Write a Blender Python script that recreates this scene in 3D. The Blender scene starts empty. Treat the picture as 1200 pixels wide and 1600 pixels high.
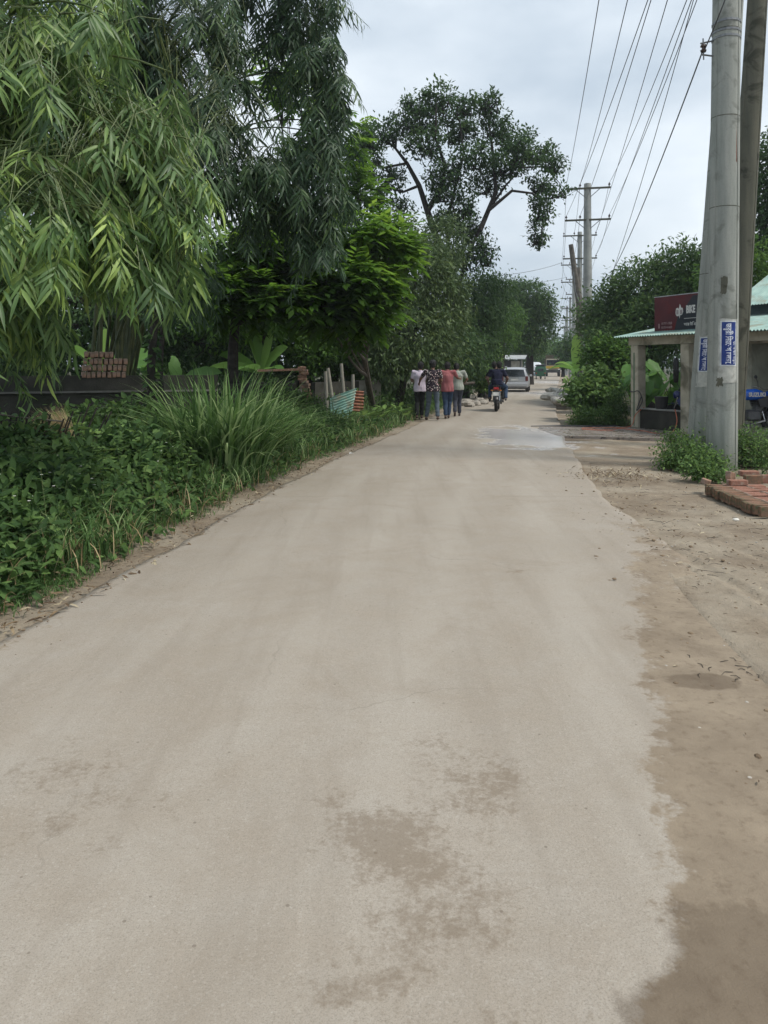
import bpy, bmesh, math, random
import numpy as np
from mathutils import Vector, Matrix, Euler, noise as mnoise
R = math.radians
rnd = random.Random(7)
rng = np.random.default_rng(7)
sc = bpy.context.scene
col = sc.collection
# ------------------------------------------------------------------ camera, light, exposure
CAMZ, F, HY = 1.6, 1200.0, 572.0        # eye height (m), focal length and horizon row in 1200x1600 picture units
cam_d = bpy.data.cameras.new('camera'); cam = bpy.data.objects.new('camera', cam_d); col.objects.link(cam)
cam.location = (0, 0, CAMZ); cam.rotation_euler = (R(90), 0, 0)
cam_d.sensor_fit = 'VERTICAL'; cam_d.sensor_height = 32; cam_d.lens = 24
cam_d.shift_y = -(800 - HY) / 1600; cam_d.clip_start = 0.05; cam_d.clip_end = 1500
sc.camera = cam
sc.render.resolution_x, sc.render.resolution_y = 768, 1024
sc.view_settings.view_transform = 'Standard'; sc.view_settings.look = 'None'
sc.view_settings.exposure = 0.5; sc.view_settings.gamma = 1
SUN_EL, SUN_AZ = 58.0, 112.0             # degrees; azimuth clockwise from +Y
w = bpy.data.worlds.new("World"); sc.world = w; w.use_nodes = True
nt = w.node_tree; nt.nodes.clear()
def nd(tree, t, **kw):
    n = tree.nodes.new(t)
    for k, v in kw.items():
        if k.startswith('i_'):
            n.inputs[k[2:].replace('_', ' ')].default_value = v
        else: setattr(n, k, v)
    return n
out = nd(nt, 'ShaderNodeOutputWorld'); bg = nd(nt, 'ShaderNodeBackground')
sky = nd(nt, 'ShaderNodeTexSky'); sky.sky_type = 'NISHITA'; sky.sun_disc = False
sky.sun_elevation = R(SUN_EL); sky.sun_rotation = R(SUN_AZ); sky.dust_density = 4; sky.air_density = 1.2
tc = nd(nt, 'ShaderNodeTexCoord')
mp = nd(nt, 'ShaderNodeMapping'); mp.inputs['Scale'].default_value = (1, 1, 2.2)
n1 = nd(nt, 'ShaderNodeTexNoise'); n1.inputs['Scale'].default_value = 1.9; n1.inputs['Detail'].default_value = 7; n1.inputs['Roughness'].default_value = .5
cr = nd(nt, 'ShaderNodeValToRGB')
cr.color_ramp.elements[0].position = .38; cr.color_ramp.elements[0].color = (3.7, 4.5, 5.35, 1)
cr.color_ramp.elements[1].position = .62; cr.color_ramp.elements[1].color = (7.3, 7.9, 8.4, 1)
mx = nd(nt, 'ShaderNodeMix', data_type='RGBA'); mx.inputs[0].default_value = .88
nt.links.new(tc.outputs['Generated'], mp.inputs[0]); nt.links.new(mp.outputs[0], n1.inputs['Vector'])
nt.links.new(n1.outputs[0], cr.inputs[0]); nt.links.new(sky.outputs[0], mx.inputs[6]); nt.links.new(cr.outputs[0], mx.inputs[7])
nt.links.new(mx.outputs[2], bg.inputs[0]); bg.inputs[1].default_value = .098
nt.links.new(bg.outputs[0], out.inputs[0])
sd = bpy.data.lights.new('sun', 'SUN'); sd.energy = 2.1; sd.angle = R(12); sd.color = (1, .95, .86)
so = bpy.data.objects.new('sun', sd); col.objects.link(so)
az, el = R(SUN_AZ), R(SUN_EL)
so.rotation_euler = Vector((math.sin(az)*math.cos(el), math.cos(az)*math.cos(el), math.sin(el))).to_track_quat('Z', 'Y').to_euler()
sc.cycles.max_bounces = 6; sc.cycles.diffuse_bounces = 4; sc.cycles.transmission_bounces = 3; sc.cycles.glossy_bounces = 2
sc.cycles.volume_bounces = 0; sc.cycles.use_denoising = True; sc.cycles.transparent_max_bounces = 4
sc.cycles.use_adaptive_sampling = True; sc.cycles.adaptive_threshold = .02

def P(px, py, d): return Vector(((px-600)/F*d, d, CAMZ-(py-HY)/F*d))
def gd(py): return F*CAMZ/(py-HY)            # distance of the ground seen at row py
def G(px, py): d = gd(py); return Vector(((px-600)/F*d, d, 0))
# ------------------------------------------------------------------ helpers
def T(o, label=None, cat=None, group=None, kind=None):
    if label: o['label'] = label
    if cat: o['category'] = cat
    if group: o['group'] = group
    if kind: o['kind'] = kind
    return o
def empty(name, loc=(0, 0, 0), rz=0, label=None, cat=None, group=None):
    o = bpy.data.objects.new(name, None); col.objects.link(o); o.location = loc; o.rotation_euler = (0, 0, rz)
    o.empty_display_size = .1
    return T(o, label, cat, group)
def np_mesh(name, V, tris, mat, parent=None, tint=None, smooth=False, attrs=None):
    V = np.asarray(V, np.float32); tris = np.asarray(tris, np.int32); k = tris.shape[1]
    me = bpy.data.meshes.new(name)
    me.vertices.add(len(V)); me.vertices.foreach_set('co', V.ravel())
    me.loops.add(tris.size); me.loops.foreach_set('vertex_index', tris.ravel())
    me.polygons.add(len(tris)); me.polygons.foreach_set('loop_start', np.arange(0, tris.size, k, dtype=np.int32))
    me.update(calc_edges=True)
    if smooth: me.polygons.foreach_set('use_smooth', np.ones(len(tris), bool))
    if tint is not None:
        a = me.attributes.new('tint', 'FLOAT', 'POINT'); a.data.foreach_set('value', np.asarray(tint, np.float32))
    for nm, arr in (attrs or {}).items():
        a = me.attributes.new(nm, 'FLOAT', 'POINT'); a.data.foreach_set('value', np.asarray(arr, np.float32))
    me.materials.append(mat)
    o = bpy.data.objects.new(name, me); col.objects.link(o)
    if parent: o.parent = parent
    return o
class MB:
    def __init__(s): s.v = []; s.f = []
    def add(s, vs, fs):
        b = len(s.v); s.v += [tuple(v) for v in vs]; s.f += [tuple(i+b for i in f) for f in fs]; return s
    def box(s, c, size, rot=None, taper=1.0, bev=0):
        x, y, z = (a/2 for a in size); M = Euler(rot).to_matrix() if rot is not None else None
        c = Vector(c)
        if bev:
            b = bev; pr = [(-x+b, -y), (x-b, -y), (x, -y+b), (x, y-b), (x-b, y), (-x+b, y), (-x, y-b), (-x, -y+b)]
            vs = []
            for zz, sh in ((-z, b), (-z+b, 0), (z-b, 0), (z, b)):
                for (px, py) in pr:
                    k = taper if zz > 0 else 1
                    q = Vector((px*(1-sh/x)*k, py*(1-sh/y)*k, zz)); vs.append(c+(M@q if M else q))
            fs = [tuple(reversed(range(8))), tuple(range(24, 32))]
            for r in range(3):
                for i in range(8): fs.append((r*8+i, r*8+(i+1) % 8, r*8+8+(i+1) % 8, r*8+8+i))
            return s.add(vs, fs)
        vs = []
        for zz in (-z, z):
            k = taper if zz > 0 else 1
            for (a, b) in ((-x, -y), (x, -y), (x, y), (-x, y)):
                q = Vector((a*k, b*k, zz)); vs.append(c+(M@q if M else q))
        return s.add(vs, [(3, 2, 1, 0), (4, 5, 6, 7), (0, 1, 5, 4), (1, 2, 6, 5), (2, 3, 7, 6), (3, 0, 4, 7)])
    def tube(s, path, rad, n=8, caps=True, rx=None):
        path = [Vector(p) for p in path]
        if not hasattr(rad, '__len__'): rad = [rad]*len(path)
        vs = []; ref = None
        for i, p in enumerate(path):
            t = (path[min(i+1, len(path)-1)]-path[max(i-1, 0)])
            t = t.normalized() if t.length > 1e-9 else Vector((0, 0, 1))
            if ref is None: ref = Vector((1, 0, 0)) if abs(t.x) < .8 else Vector((0, 1, 0))
            a = (ref-t*ref.dot(t)).normalized(); ref = a; b = t.cross(a)
            k = rx[i] if rx else rad[i]
            for j in range(n):
                an = 2*math.pi*j/n; vs.append(p+a*k*math.cos(an)+b*rad[i]*math.sin(an))
        fs = []
        for i in range(len(path)-1):
            for j in range(n): fs.append((i*n+j, i*n+(j+1) % n, (i+1)*n+(j+1) % n, (i+1)*n+j))
        if caps: fs += [tuple(reversed(range(n))), tuple(range((len(path)-1)*n, len(path)*n))]
        return s.add(vs, fs)
    def ball(s, c, r, n=12, m=8, rot=None):
        if not hasattr(r, '__len__'): r = (r, r, r)
        M = Euler(rot).to_matrix() if rot else Matrix.Identity(3); c = Vector(c); vs = []; fs = []
        for i in range(m+1):
            th = math.pi*i/m
            for j in range(n):
                ph = 2*math.pi*j/n
                vs.append(c+M@Vector((r[0]*math.sin(th)*math.cos(ph), r[1]*math.sin(th)*math.sin(ph), -r[2]*math.cos(th))))
        for i in range(m):
            for j in range(n): fs.append((i*n+j, i*n+(j+1) % n, (i+1)*n+(j+1) % n, (i+1)*n+j))
        return s.add(vs, fs)
    def capsule(s, a, b, ra, rb, n=10):
        a, b = Vector(a), Vector(b); t = (b-a).normalized(); pts = []; rs = []
        for k in (-1, -.75, -.4): pts.append(a+t*ra*k); rs.append(max(ra*math.sqrt(1-k*k), 1e-3))
        pts.append(a); rs.append(ra); pts.append(b); rs.append(rb)
        for k in (.4, .75, 1): pts.append(b+t*rb*k); rs.append(max(rb*math.sqrt(1-k*k), 1e-3))
        return s.tube(pts, rs, n)
    def wheel(s, c, r, wd, prof, n=28, axis='x'):      # lathe about the x axis; prof = [(axial fraction, radius fraction)]
        vs = []; c = Vector(c); m = len(prof)
        for i in range(n):
            an = 2*math.pi*i/n
            for (a, q) in prof: vs.append(c+Vector((a*wd/2, q*r*math.cos(an), q*r*math.sin(an))))
        fs = [(i*m+j, i*m+j+1, ((i+1) % n)*m+j+1, ((i+1) % n)*m+j) for i in range(n) for j in range(m-1)]
        return s.add(vs, fs)
    def prism(s, pts, y0, y1, plane='xz'):
        k = len(pts); vs = []
        for y in (y0, y1):
            for (a, b) in pts: vs.append({'xz': (a, y, b), 'xy': (a, b, y), 'yz': (y, a, b)}[plane])
        fs = [tuple(range(k)), tuple(reversed(range(k, 2*k)))]
        fs += [(i, k+i, k+(i+1) % k, (i+1) % k) for i in range(k)]
        return s.add(vs, fs)
    def build(s, name, mat, parent=None, smooth=False, fix=True):
        me = bpy.data.meshes.new(name); me.from_pydata(s.v, [], s.f)
        if fix:
            bm = bmesh.new(); bm.from_mesh(me); bmesh.ops.recalc_face_normals(bm, faces=bm.faces); bm.to_mesh(me); bm.free()
        if smooth:
            me.polygons.foreach_set('use_smooth', [True]*len(me.polygons))
            try: me.set_sharp_from_angle(angle=R(38))
            except Exception: pass
        me.materials.append(mat)
        o = bpy.data.objects.new(name, me); col.objects.link(o)
        if parent: o.parent = parent
        return o
def modify(o, *mods):
    for t, kw in mods:
        m = o.modifiers.new(t.lower(), t)
        for k, v in kw.items(): setattr(m, k, v)
    dg = bpy.context.evaluated_depsgraph_get(); dg.update()
    me = bpy.data.meshes.new_from_object(o.evaluated_get(dg)); o.modifiers.clear(); o.data = me
    me.polygons.foreach_set('use_smooth', [True]*len(me.polygons))
    return o
def fuse(o, vox=.012, it=6): return modify(o, ('REMESH', dict(mode='VOXEL', voxel_size=vox)), ('SMOOTH', dict(factor=.5, iterations=it)))
def copy_tree(o, parent=None):
    c = o.copy(); col.objects.link(c); c.parent = parent
    for ch in kids.get(o.name, []): copy_tree(ch, c)
    return c
kids = {}
def learn(o):
    for x in list(col.objects):
        if x.parent: kids.setdefault(x.parent.name, []); 
    for x in list(col.objects):
        if x.parent and x not in kids[x.parent.name]: kids[x.parent.name].append(x)
# ------------------------------------------------------------------ materials
def base_mat(name, rough=.7, spec=.3, metal=0):
    m = bpy.data.materials.new(name); m.use_nodes = True
    b = m.node_tree.nodes['Principled BSDF']; b.inputs['Roughness'].default_value = rough
    b.inputs['Specular IOR Level'].default_value = spec; b.inputs['Metallic'].default_value = metal
    return m, m.node_tree, b
def L(t, a, b): t.links.new(a, b)
def noise_fac(t, scale, detail=5, lo=.35, hi=.65, vec=None, rough=.55, dist=0):
    n = nd(t, 'ShaderNodeTexNoise'); n.inputs['Scale'].default_value = scale; n.inputs['Detail'].default_value = detail
    n.inputs['Roughness'].default_value = rough; n.inputs['Distortion'].default_value = dist
    if vec is None:
        c = nd(t, 'ShaderNodeTexCoord'); vec = c.outputs['Object']
    L(t, vec, n.inputs['Vector'])
    mr = nd(t, 'ShaderNodeMapRange'); mr.inputs[1].default_value = lo; mr.inputs[2].default_value = hi
    L(t, n.outputs[0], mr.inputs[0]); return mr.outputs[0]
def mixc(t, fac, a, b, mode='MIX'):
    m = nd(t, 'ShaderNodeMix', data_type='RGBA', blend_type=mode)
    if hasattr(fac, 'is_linked'): L(t, fac, m.inputs[0])
    else: m.inputs[0].default_value = fac
    for v, i in ((a, 6), (b, 7)):
        if hasattr(v, 'is_linked'): L(t, v, m.inputs[i])
        else: m.inputs[i].default_value = (*v, 1)
    return m.outputs[2]
def mth(t, op, a, b=None, c=None):
    m = nd(t, 'ShaderNodeMath', operation=op)
    for v, i in ((a, 0), (b, 1), (c, 2)):
        if v is None: continue
        if hasattr(v, 'is_linked'): L(t, v, m.inputs[i])
        else: m.inputs[i].default_value = v
    return m.outputs[0]
def bump(t, b, h, strength=.3, dist=.02):
    n = nd(t, 'ShaderNodeBump'); n.inputs['Strength'].default_value = strength; n.inputs['Distance'].default_value = dist
    L(t, h, n.inputs['Height']); L(t, n.outputs[0], b.inputs['Normal'])
def rough_mat(name, c1, c2, scale=4, rough=.8, c3=None, s3=1.5, bmp=.3, bs=40, metal=0, spec=.3, lo=.35, hi=.65):
    m, t, b = base_mat(name, rough, spec, metal)
    f = noise_fac(t, scale, 8, lo, hi); c = mixc(t, f, c1, c2)
    if c3: c = mixc(t, noise_fac(t, s3, 8, .5, .66, dist=.6), c, c3)
    L(t, c, b.inputs['Base Color'])
    if bmp: bump(t, b, noise_fac(t, bs, 6, 0, 1), bmp, .01)
    return m
def streak_mat(name, c1, c2, c3, rough=.9):
    m, t, b = base_mat(name, rough, .2); tcn = nd(t, 'ShaderNodeTexCoord').outputs['Object']
    mp = nd(t, 'ShaderNodeMapping'); mp.inputs['Scale'].default_value = (9, 9, .9); L(t, tcn, mp.inputs[0])
    f = noise_fac(t, 1.0, 8, .3, .7, mp.outputs[0], .6); c = mixc(t, f, c1, c2)
    c = mixc(t, noise_fac(t, 2.2, 9, .54, .64, tcn, .6, .8), c, c3); c = mixc(t, mth(t, 'MULTIPLY', noise_fac(t, 55, 5, .55, .7, tcn), .5), c, c3)
    sx = nd(t, 'ShaderNodeSeparateXYZ'); L(t, tcn, sx.inputs[0])
    gr = nd(t, 'ShaderNodeMapRange'); gr.inputs[1].default_value = 1.0; gr.inputs[2].default_value = 0; L(t, mth(t, 'ADD', sx.outputs[2], mth(t, 'MULTIPLY', f, .5)), gr.inputs[0])
    c = mixc(t, mth(t, 'MULTIPLY', gr.outputs[0], .5), c, (.11, .12, .08))
    L(t, c, b.inputs['Base Color']); bump(t, b, mth(t, 'ADD', noise_fac(t, 60, 6, 0, 1, tcn), f), .4, .006); return m
def plain(name, c, rough=.5, metal=0, spec=.5, var=.15):
    return rough_mat(name, tuple(x*(1-var) for x in c), tuple(min(1, x*(1+var)) for x in c), 9, rough, bmp=0, metal=metal, spec=spec)
def leaf_mat(name, dark, mid, light, trans=.3, rough=.45, spec=.35, k=1.28):
    dark, mid, light = (tuple(c*k for c in q) for q in (dark, mid, light))
    m, t, b = base_mat(name, min(.62, rough+.14), spec*.45)
    a = nd(t, 'ShaderNodeAttribute', attribute_name='tint')
    r = nd(t, 'ShaderNodeValToRGB'); e = r.color_ramp.elements
    e[0].position = 0; e[0].color = (*dark, 1); e[1].position = 1; e[1].color = (*light, 1)
    x = e.new(.55); x.color = (*mid, 1)
    L(t, a.outputs['Fac'], r.inputs[0]); L(t, r.outputs[0], b.inputs['Base Color'])
    tr = nd(t, 'ShaderNodeBsdfTranslucent'); ms = nd(t, 'ShaderNodeMixShader'); ms.inputs[0].default_value = trans*1.15
    hs = nd(t, 'ShaderNodeHueSaturation'); hs.inputs['Hue'].default_value = .485; hs.inputs['Value'].default_value = 1.5
    L(t, r.outputs[0], hs.inputs['Color']); L(t, hs.outputs[0], tr.inputs[0])
    L(t, b.outputs[0], ms.inputs[1]); L(t, tr.outputs[0], ms.inputs[2])
    L(t, ms.outputs[0], t.nodes['Material Output'].inputs[0]); return m
M_bamboo = leaf_mat('bamboo_leaf', (.022, .052, .02), (.095, .168, .05), (.29, .39, .09), .25, .34, 1.0)
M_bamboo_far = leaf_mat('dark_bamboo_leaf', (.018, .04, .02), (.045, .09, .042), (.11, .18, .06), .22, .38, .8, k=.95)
M_feather = leaf_mat('feathery_leaf', (.04, .09, .015), (.09, .20, .025), (.20, .33, .045), .45, .5, k=.95)
M_mango = leaf_mat('mango_leaf', (.03, .055, .02), (.075, .12, .045), (.15, .21, .07), .2, .38, .5, k=1.0)
M_dark = leaf_mat('dark_tree_leaf', (.024, .052, .022), (.055, .11, .04), (.11, .18, .06), .26, .45, k=.92)
M_green = leaf_mat('green_tree_leaf', (.035, .075, .02), (.08, .17, .035), (.14, .25, .055), .28, .45, k=.95)
M_weed = leaf_mat('weed_leaf', (.032, .068, .022), (.075, .14, .042), (.18, .29, .08), .26, .5, k=1.05)
M_vine = leaf_mat('vine_leaf', (.028, .065, .022), (.065, .13, .04), (.15, .24, .075), .22, .5, k=1.05)
M_grass = leaf_mat('grass_blade', (.032, .07, .022), (.075, .145, .042), (.27, .36, .17), .3, .5)
M_banana = leaf_mat('banana_leaf', (.045, .11, .03), (.10, .21, .05), (.17, .28, .065), .4, .35, .5)
M_straw = leaf_mat('straw', (.12, .09, .045), (.25, .19, .10), (.38, .32, .2), .1, .8)
M_litter = leaf_mat('dry_leaf', (.06, .04, .025), (.17, .12, .07), (.42, .37, .26), .1, .8)
M_flower = plain('white_petals', (.8, .8, .75), .6)
M_bark = rough_mat('bark', (.05, .042, .034), (.10, .085, .07), 12, .9, bmp=.6, bs=30)
M_bark_dark = rough_mat('dark_bark', (.025, .022, .02), (.055, .048, .042), 12, .9, bmp=.6, bs=30)
M_culm_dark = rough_mat('dark_culm', (.035, .05, .022), (.07, .08, .035), 6, .6, bmp=0)  # darker culm colour for the far clump
M_culm = rough_mat('bamboo_culm', (.06, .10, .03), (.12, .15, .05), 6, .5, bmp=0)
M_pole = streak_mat('pole_concrete', (.24, .26, .24), (.36, .37, .34), (.19, .20, .18))
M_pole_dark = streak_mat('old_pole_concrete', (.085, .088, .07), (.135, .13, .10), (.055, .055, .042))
M_pole_far = rough_mat('far_pole_concrete', (.26, .27, .26), (.36, .37, .35), 2, .85, bmp=.2)
M_wood_pole = rough_mat('weathered_pole_wood', (.09, .08, .07), (.16, .145, .125), 5, .9, bmp=.4)
M_steel = rough_mat('galvanised_steel', (.16, .17, .18), (.26, .27, .28), 20, .55, metal=.6, bmp=0)
M_black = plain('black_rubber', (.02, .02, .02), .75, spec=.3)
M_blackp = plain('black_plastic', (.03, .03, .033), .45)
M_porc = plain('brown_porcelain', (.06, .04, .035), .3)
M_brick = rough_mat('red_brick', (.21, .10, .07), (.30, .155, .11), 22, .9, c3=(.30, .24, .19), s3=7, bmp=.6, bs=70)
M_brick_moss = rough_mat('mossy_brick', (.12, .09, .06), (.24, .13, .085), 16, .92, c3=(.07, .085, .045), s3=9, bmp=.6, bs=70)
M_brick_old = rough_mat('old_brick', (.22, .13, .085), (.34, .21, .15), 22, .92, c3=(.20, .17, .14), s3=5, bmp=.6, bs=60)
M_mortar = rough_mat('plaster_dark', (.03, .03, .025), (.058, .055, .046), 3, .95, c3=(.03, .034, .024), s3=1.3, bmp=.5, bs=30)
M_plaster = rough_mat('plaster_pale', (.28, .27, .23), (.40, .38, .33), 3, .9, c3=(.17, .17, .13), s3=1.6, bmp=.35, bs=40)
M_pillar = rough_mat('shed_pillar_plaster', (.38, .35, .27), (.50, .46, .37), 4, .88, c3=(.20, .19, .14), s3=2.2, bmp=.35, bs=50)
M_shopwall = rough_mat('shop_wall_paint', (.30, .31, .25), (.40, .40, .33), 2.5, .85, c3=(.2, .2, .16), s3=1.4, bmp=.2)
M_teal = rough_mat('green_tin', (.16, .27, .25), (.26, .38, .35), 3, .55, c3=(.18, .20, .16), s3=2, bmp=0, metal=.2)
M_mint = rough_mat('mint_tin', (.22, .44, .38), (.36, .56, .49), 5, .6, c3=(.42, .40, .30), s3=3.5, bmp=0)
M_rust = rough_mat('rusty_tin', (.20, .075, .045), (.33, .16, .11), 8, .85, c3=(.10, .06, .045), s3=5, bmp=.2)
M_tyre = M_black
# road concrete -------------------------------------------------------------
def ground_nodes(name, is_road):
    m, t, b = base_mat(name, .85, .25)
    g = nd(t, 'ShaderNodeNewGeometry').outputs['Position']
    def at(n): return nd(t, 'ShaderNodeAttribute', attribute_name=n).outputs['Fac']
    big = noise_fac(t, .55, 6, .35, .65, g, .6); mid = noise_fac(t, 3.2, 8, .3, .7, g, .65); fine = noise_fac(t, 38, 6, .3, .7, g, .7)
    grit = noise_fac(t, 160, 3, .3, .7, g)
    conc = mixc(t, big, (.315, .280, .236), (.375, .340, .296)); conc = mixc(t, mth(t, 'MULTIPLY', mid, .5), conc, (.305, .25, .19))
    conc = mixc(t, mth(t, 'MULTIPLY', fine, .5), conc, (.27, .235, .19)); conc = mixc(t, mth(t, 'MULTIPLY', at('track'), .55), conc, (.42, .385, .335)); conc = mixc(t, mth(t, 'MULTIPLY', noise_fac(t, 1.1, 9, .5, .68, g, .7, 1.5), .38), conc, (.25, .205, .155)); conc = mixc(t, mth(t, 'MULTIPLY', noise_fac(t, 90, 4, .55, .75, g, .8), .7), conc, (.17, .145, .115))
    dirt = mixc(t, big, (.245, .196, .142), (.325, .268, .198)); dirt = mixc(t, mth(t, 'MULTIPLY', mid, .6), dirt, (.12, .09, .064))
    dirt = mixc(t, mth(t, 'MULTIPLY', noise_fac(t, 18, 6, .52, .7, g, .7), .6), dirt, (.13, .095, .065))
    if is_road:
        # embedded pebbles, pores and pits of worn concrete
        v = nd(t, 'ShaderNodeTexVoronoi'); v.inputs['Scale'].default_value = 55; L(t, g, v.inputs['Vector'])
        peb = mth(t, 'MULTIPLY', mth(t, 'LESS_THAN', v.outputs['Distance'], .26), noise_fac(t, 3, 6, .42, .56, g))
        pc = nd(t, 'ShaderNodeMix', data_type='RGBA'); 
        conc = mixc(t, mth(t, 'MULTIPLY', peb, .32), conc, mixc(t, v.outputs['Color'], (.24, .2, .16), (.50, .46, .41)))
        conc = mixc(t, mth(t, 'MULTIPLY', noise_fac(t, 230, 3, .5, .72, g), .55), conc, (.16, .135, .105)); conc = mixc(t, mth(t, 'MULTIPLY', noise_fac(t, 130, 3, .55, .75, g, .6), .35), conc, (.48, .45, .40)); sv = nd(t, 'ShaderNodeMapping'); sv.inputs['Scale'].default_value = (5, .35, 1); sv.inputs['Rotation'].default_value = (0, 0, .16); L(t, g, sv.inputs[0]); conc = mixc(t, mth(t, 'MULTIPLY', noise_fac(t, 1.0, 7, .5, .7, sv.outputs[0], .6), .38), conc, (.235, .20, .16))
        wv = nd(t, 'ShaderNodeTexNoise'); wv.inputs['Scale'].default_value = 1.6; wv.inputs['Detail'].default_value = 8; L(t, g, wv.inputs['Vector'])
        va = nd(t, 'ShaderNodeVectorMath', operation='MULTIPLY_ADD'); va.inputs[1].default_value = (.9, .9, 0); L(t, wv.outputs['Color'], va.inputs[0]); L(t, g, va.inputs[2])
        vc = nd(t, 'ShaderNodeTexVoronoi', feature='DISTANCE_TO_EDGE'); vc.inputs['Scale'].default_value = .42; L(t, va.outputs[0], vc.inputs['Vector'])
        crk = mth(t, 'MULTIPLY', mth(t, 'LESS_THAN', vc.outputs['Distance'], .0022), noise_fac(t, .45, 3, .47, .56, g)); conc = mixc(t, mth(t, 'MULTIPLY', crk, .25), conc, (.14, .115, .09))
        v2 = nd(t, 'ShaderNodeTexVoronoi'); v2.inputs['Scale'].default_value = 9; L(t, g, v2.inputs['Vector'])
        sx = nd(t, 'ShaderNodeSeparateXYZ'); L(t, g, sx.inputs[0])
        jn = mth(t, 'LESS_THAN', mth(t, 'FRACT', mth(t, 'DIVIDE', mth(t, 'ADD', sx.outputs[1], mth(t, 'MULTIPLY', mid, .02)), 4.7)), .0032)
        conc = mixc(t, mth(t, 'MULTIPLY', mth(t, 'MULTIPLY', jn, mth(t, 'GREATER_THAN', sx.outputs[1], 8.0)), .45), conc, (.16, .13, .10))
        pit = mth(t, 'MULTIPLY', mth(t, 'LESS_THAN', v2.outputs['Distance'], .055), .7)
        conc = mixc(t, pit, conc, (.17, .14, .11))
        nz = nd(t, 'ShaderNodeTexNoise'); nz.inputs['Scale'].default_value = 2.4; nz.inputs['Detail'].default_value = 9; nz.inputs['Roughness'].default_value = .62; L(t, g, nz.inputs['Vector'])
        dm = mth(t, 'ADD', at('dirty'), mth(t, 'MULTIPLY', mth(t, 'SUBTRACT', nz.outputs[0], .5), 1.3))
        dmr = nd(t, 'ShaderNodeMapRange'); dmr.interpolation_type = 'SMOOTHSTEP'; dm = mth(t, 'ADD', dm, mth(t, 'MULTIPLY', mth(t, 'SUBTRACT', fine, .5), .22)); dm = mth(t, 'ADD', dm, mth(t, 'MULTIPLY', mth(t, 'SUBTRACT', noise_fac(t, 11, 5, .2, .8, g, .6), .5), .4)); dmr.inputs[1].default_value = .40; dmr.inputs[2].default_value = .62; L(t, dm, dmr.inputs[0])
        c = mixc(t, dmr.outputs[0], conc, dirt)
        sm = mth(t, 'ADD', at('stain'), mth(t, 'MULTIPLY', mth(t, 'SUBTRACT', nz.outputs[0], .5), 1.9)); sm = mth(t, 'ADD', sm, mth(t, 'MULTIPLY', mth(t, 'SUBTRACT', fine, .5), .6)); sm = mth(t, 'ADD', sm, mth(t, 'MULTIPLY', mth(t, 'SUBTRACT', noise_fac(t, 7, 6, .2, .8, g, .6), .5), .5))
        smr = nd(t, 'ShaderNodeMapRange'); smr.inputs[1].default_value = .42; smr.inputs[2].default_value = .78; smr.inputs[4].default_value = .6; L(t, sm, smr.inputs[0])
        c = mixc(t, smr.outputs[0], c, (.175, .135, .095))
    else:
        soil = mixc(t, mid, (.05, .042, .026), (.10, .08, .05)); soil = mixc(t, noise_fac(t, .8, 6, .4, .6, g), soil, (.04, .055, .02))
        nz = nd(t, 'ShaderNodeTexNoise'); nz.inputs['Scale'].default_value = 1.7; nz.inputs['Detail'].default_value = 9; nz.inputs['Roughness'].default_value = .65; L(t, g, nz.inputs['Vector'])
        lu = mth(t, 'ADD', at('lush'), mth(t, 'MULTIPLY', mth(t, 'SUBTRACT', nz.outputs[0], .5), .9))
        lr = nd(t, 'ShaderNodeMapRange'); lr.inputs[1].default_value = .35; lr.inputs[2].default_value = .65; L(t, lu, lr.inputs[0])
        c = mixc(t, lr.outputs[0], dirt, soil)
        sand = mth(t, 'MULTIPLY', noise_fac(t, .9, 7, .45, .6, g, .6), mth(t, 'SUBTRACT', 1, lr.outputs[0]))
        c = mixc(t, mth(t, 'MULTIPLY', sand, .6), c, (.37, .325, .255))
    wm = mth(t, 'ADD', at('wet'), mth(t, 'MULTIPLY', mth(t, 'SUBTRACT', nz.outputs[0], .5), .9))
    wr = nd(t, 'ShaderNodeMapRange'); wr.interpolation_type = 'SMOOTHSTEP'; wr.inputs[1].default_value = .46; wr.inputs[2].default_value = .56; L(t, wm, wr.inputs[0])
    c = mixc(t, mth(t, 'MULTIPLY', wr.outputs[0], .8), c, mixc(t, .62, c, (.085, .06, .04), 'MIX'))
    L(t, c, b.inputs['Base Color'])
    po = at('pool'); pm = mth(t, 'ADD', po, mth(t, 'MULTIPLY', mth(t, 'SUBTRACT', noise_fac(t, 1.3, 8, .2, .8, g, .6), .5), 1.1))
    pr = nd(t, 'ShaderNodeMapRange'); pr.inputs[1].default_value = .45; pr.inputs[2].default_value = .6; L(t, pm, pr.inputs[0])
    pcol = mixc(t, mth(t, 'MULTIPLY', pr.outputs[0], .6), c, (.56, .53, .53)); L(t, pcol, b.inputs['Base Color'])  # pale sky reflection mixed into the wet pool's colour
    rr = nd(t, 'ShaderNodeMapRange'); rr.inputs[3].default_value = .88; rr.inputs[4].default_value = .22; L(t, pr.outputs[0], rr.inputs[0])
    L(t, rr.outputs[0], b.inputs['Roughness'])
    sp = nd(t, 'ShaderNodeMapRange'); sp.inputs[3].default_value = .25; sp.inputs[4].default_value = .9; L(t, pr.outputs[0], sp.inputs[0])
    L(t, sp.outputs[0], b.inputs['Specular IOR Level'])
    h = mth(t, 'ADD', mth(t, 'MULTIPLY', fine, .6), mth(t, 'MULTIPLY', grit, .35))
    h = mth(t, 'ADD', h, mth(t, 'MULTIPLY', mid, 1.2 if is_road else 3.0))
    h = mth(t, 'MULTIPLY', h, mth(t, 'SUBTRACT', 1, mth(t, 'MULTIPLY', pr.outputs[0], .93)))
    bump(t, b, h, .45 if is_road else .7, .006 if is_road else .012)
    return m
M_road = ground_nodes('road_concrete', True); M_ground = ground_nodes('earth', False)
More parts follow.
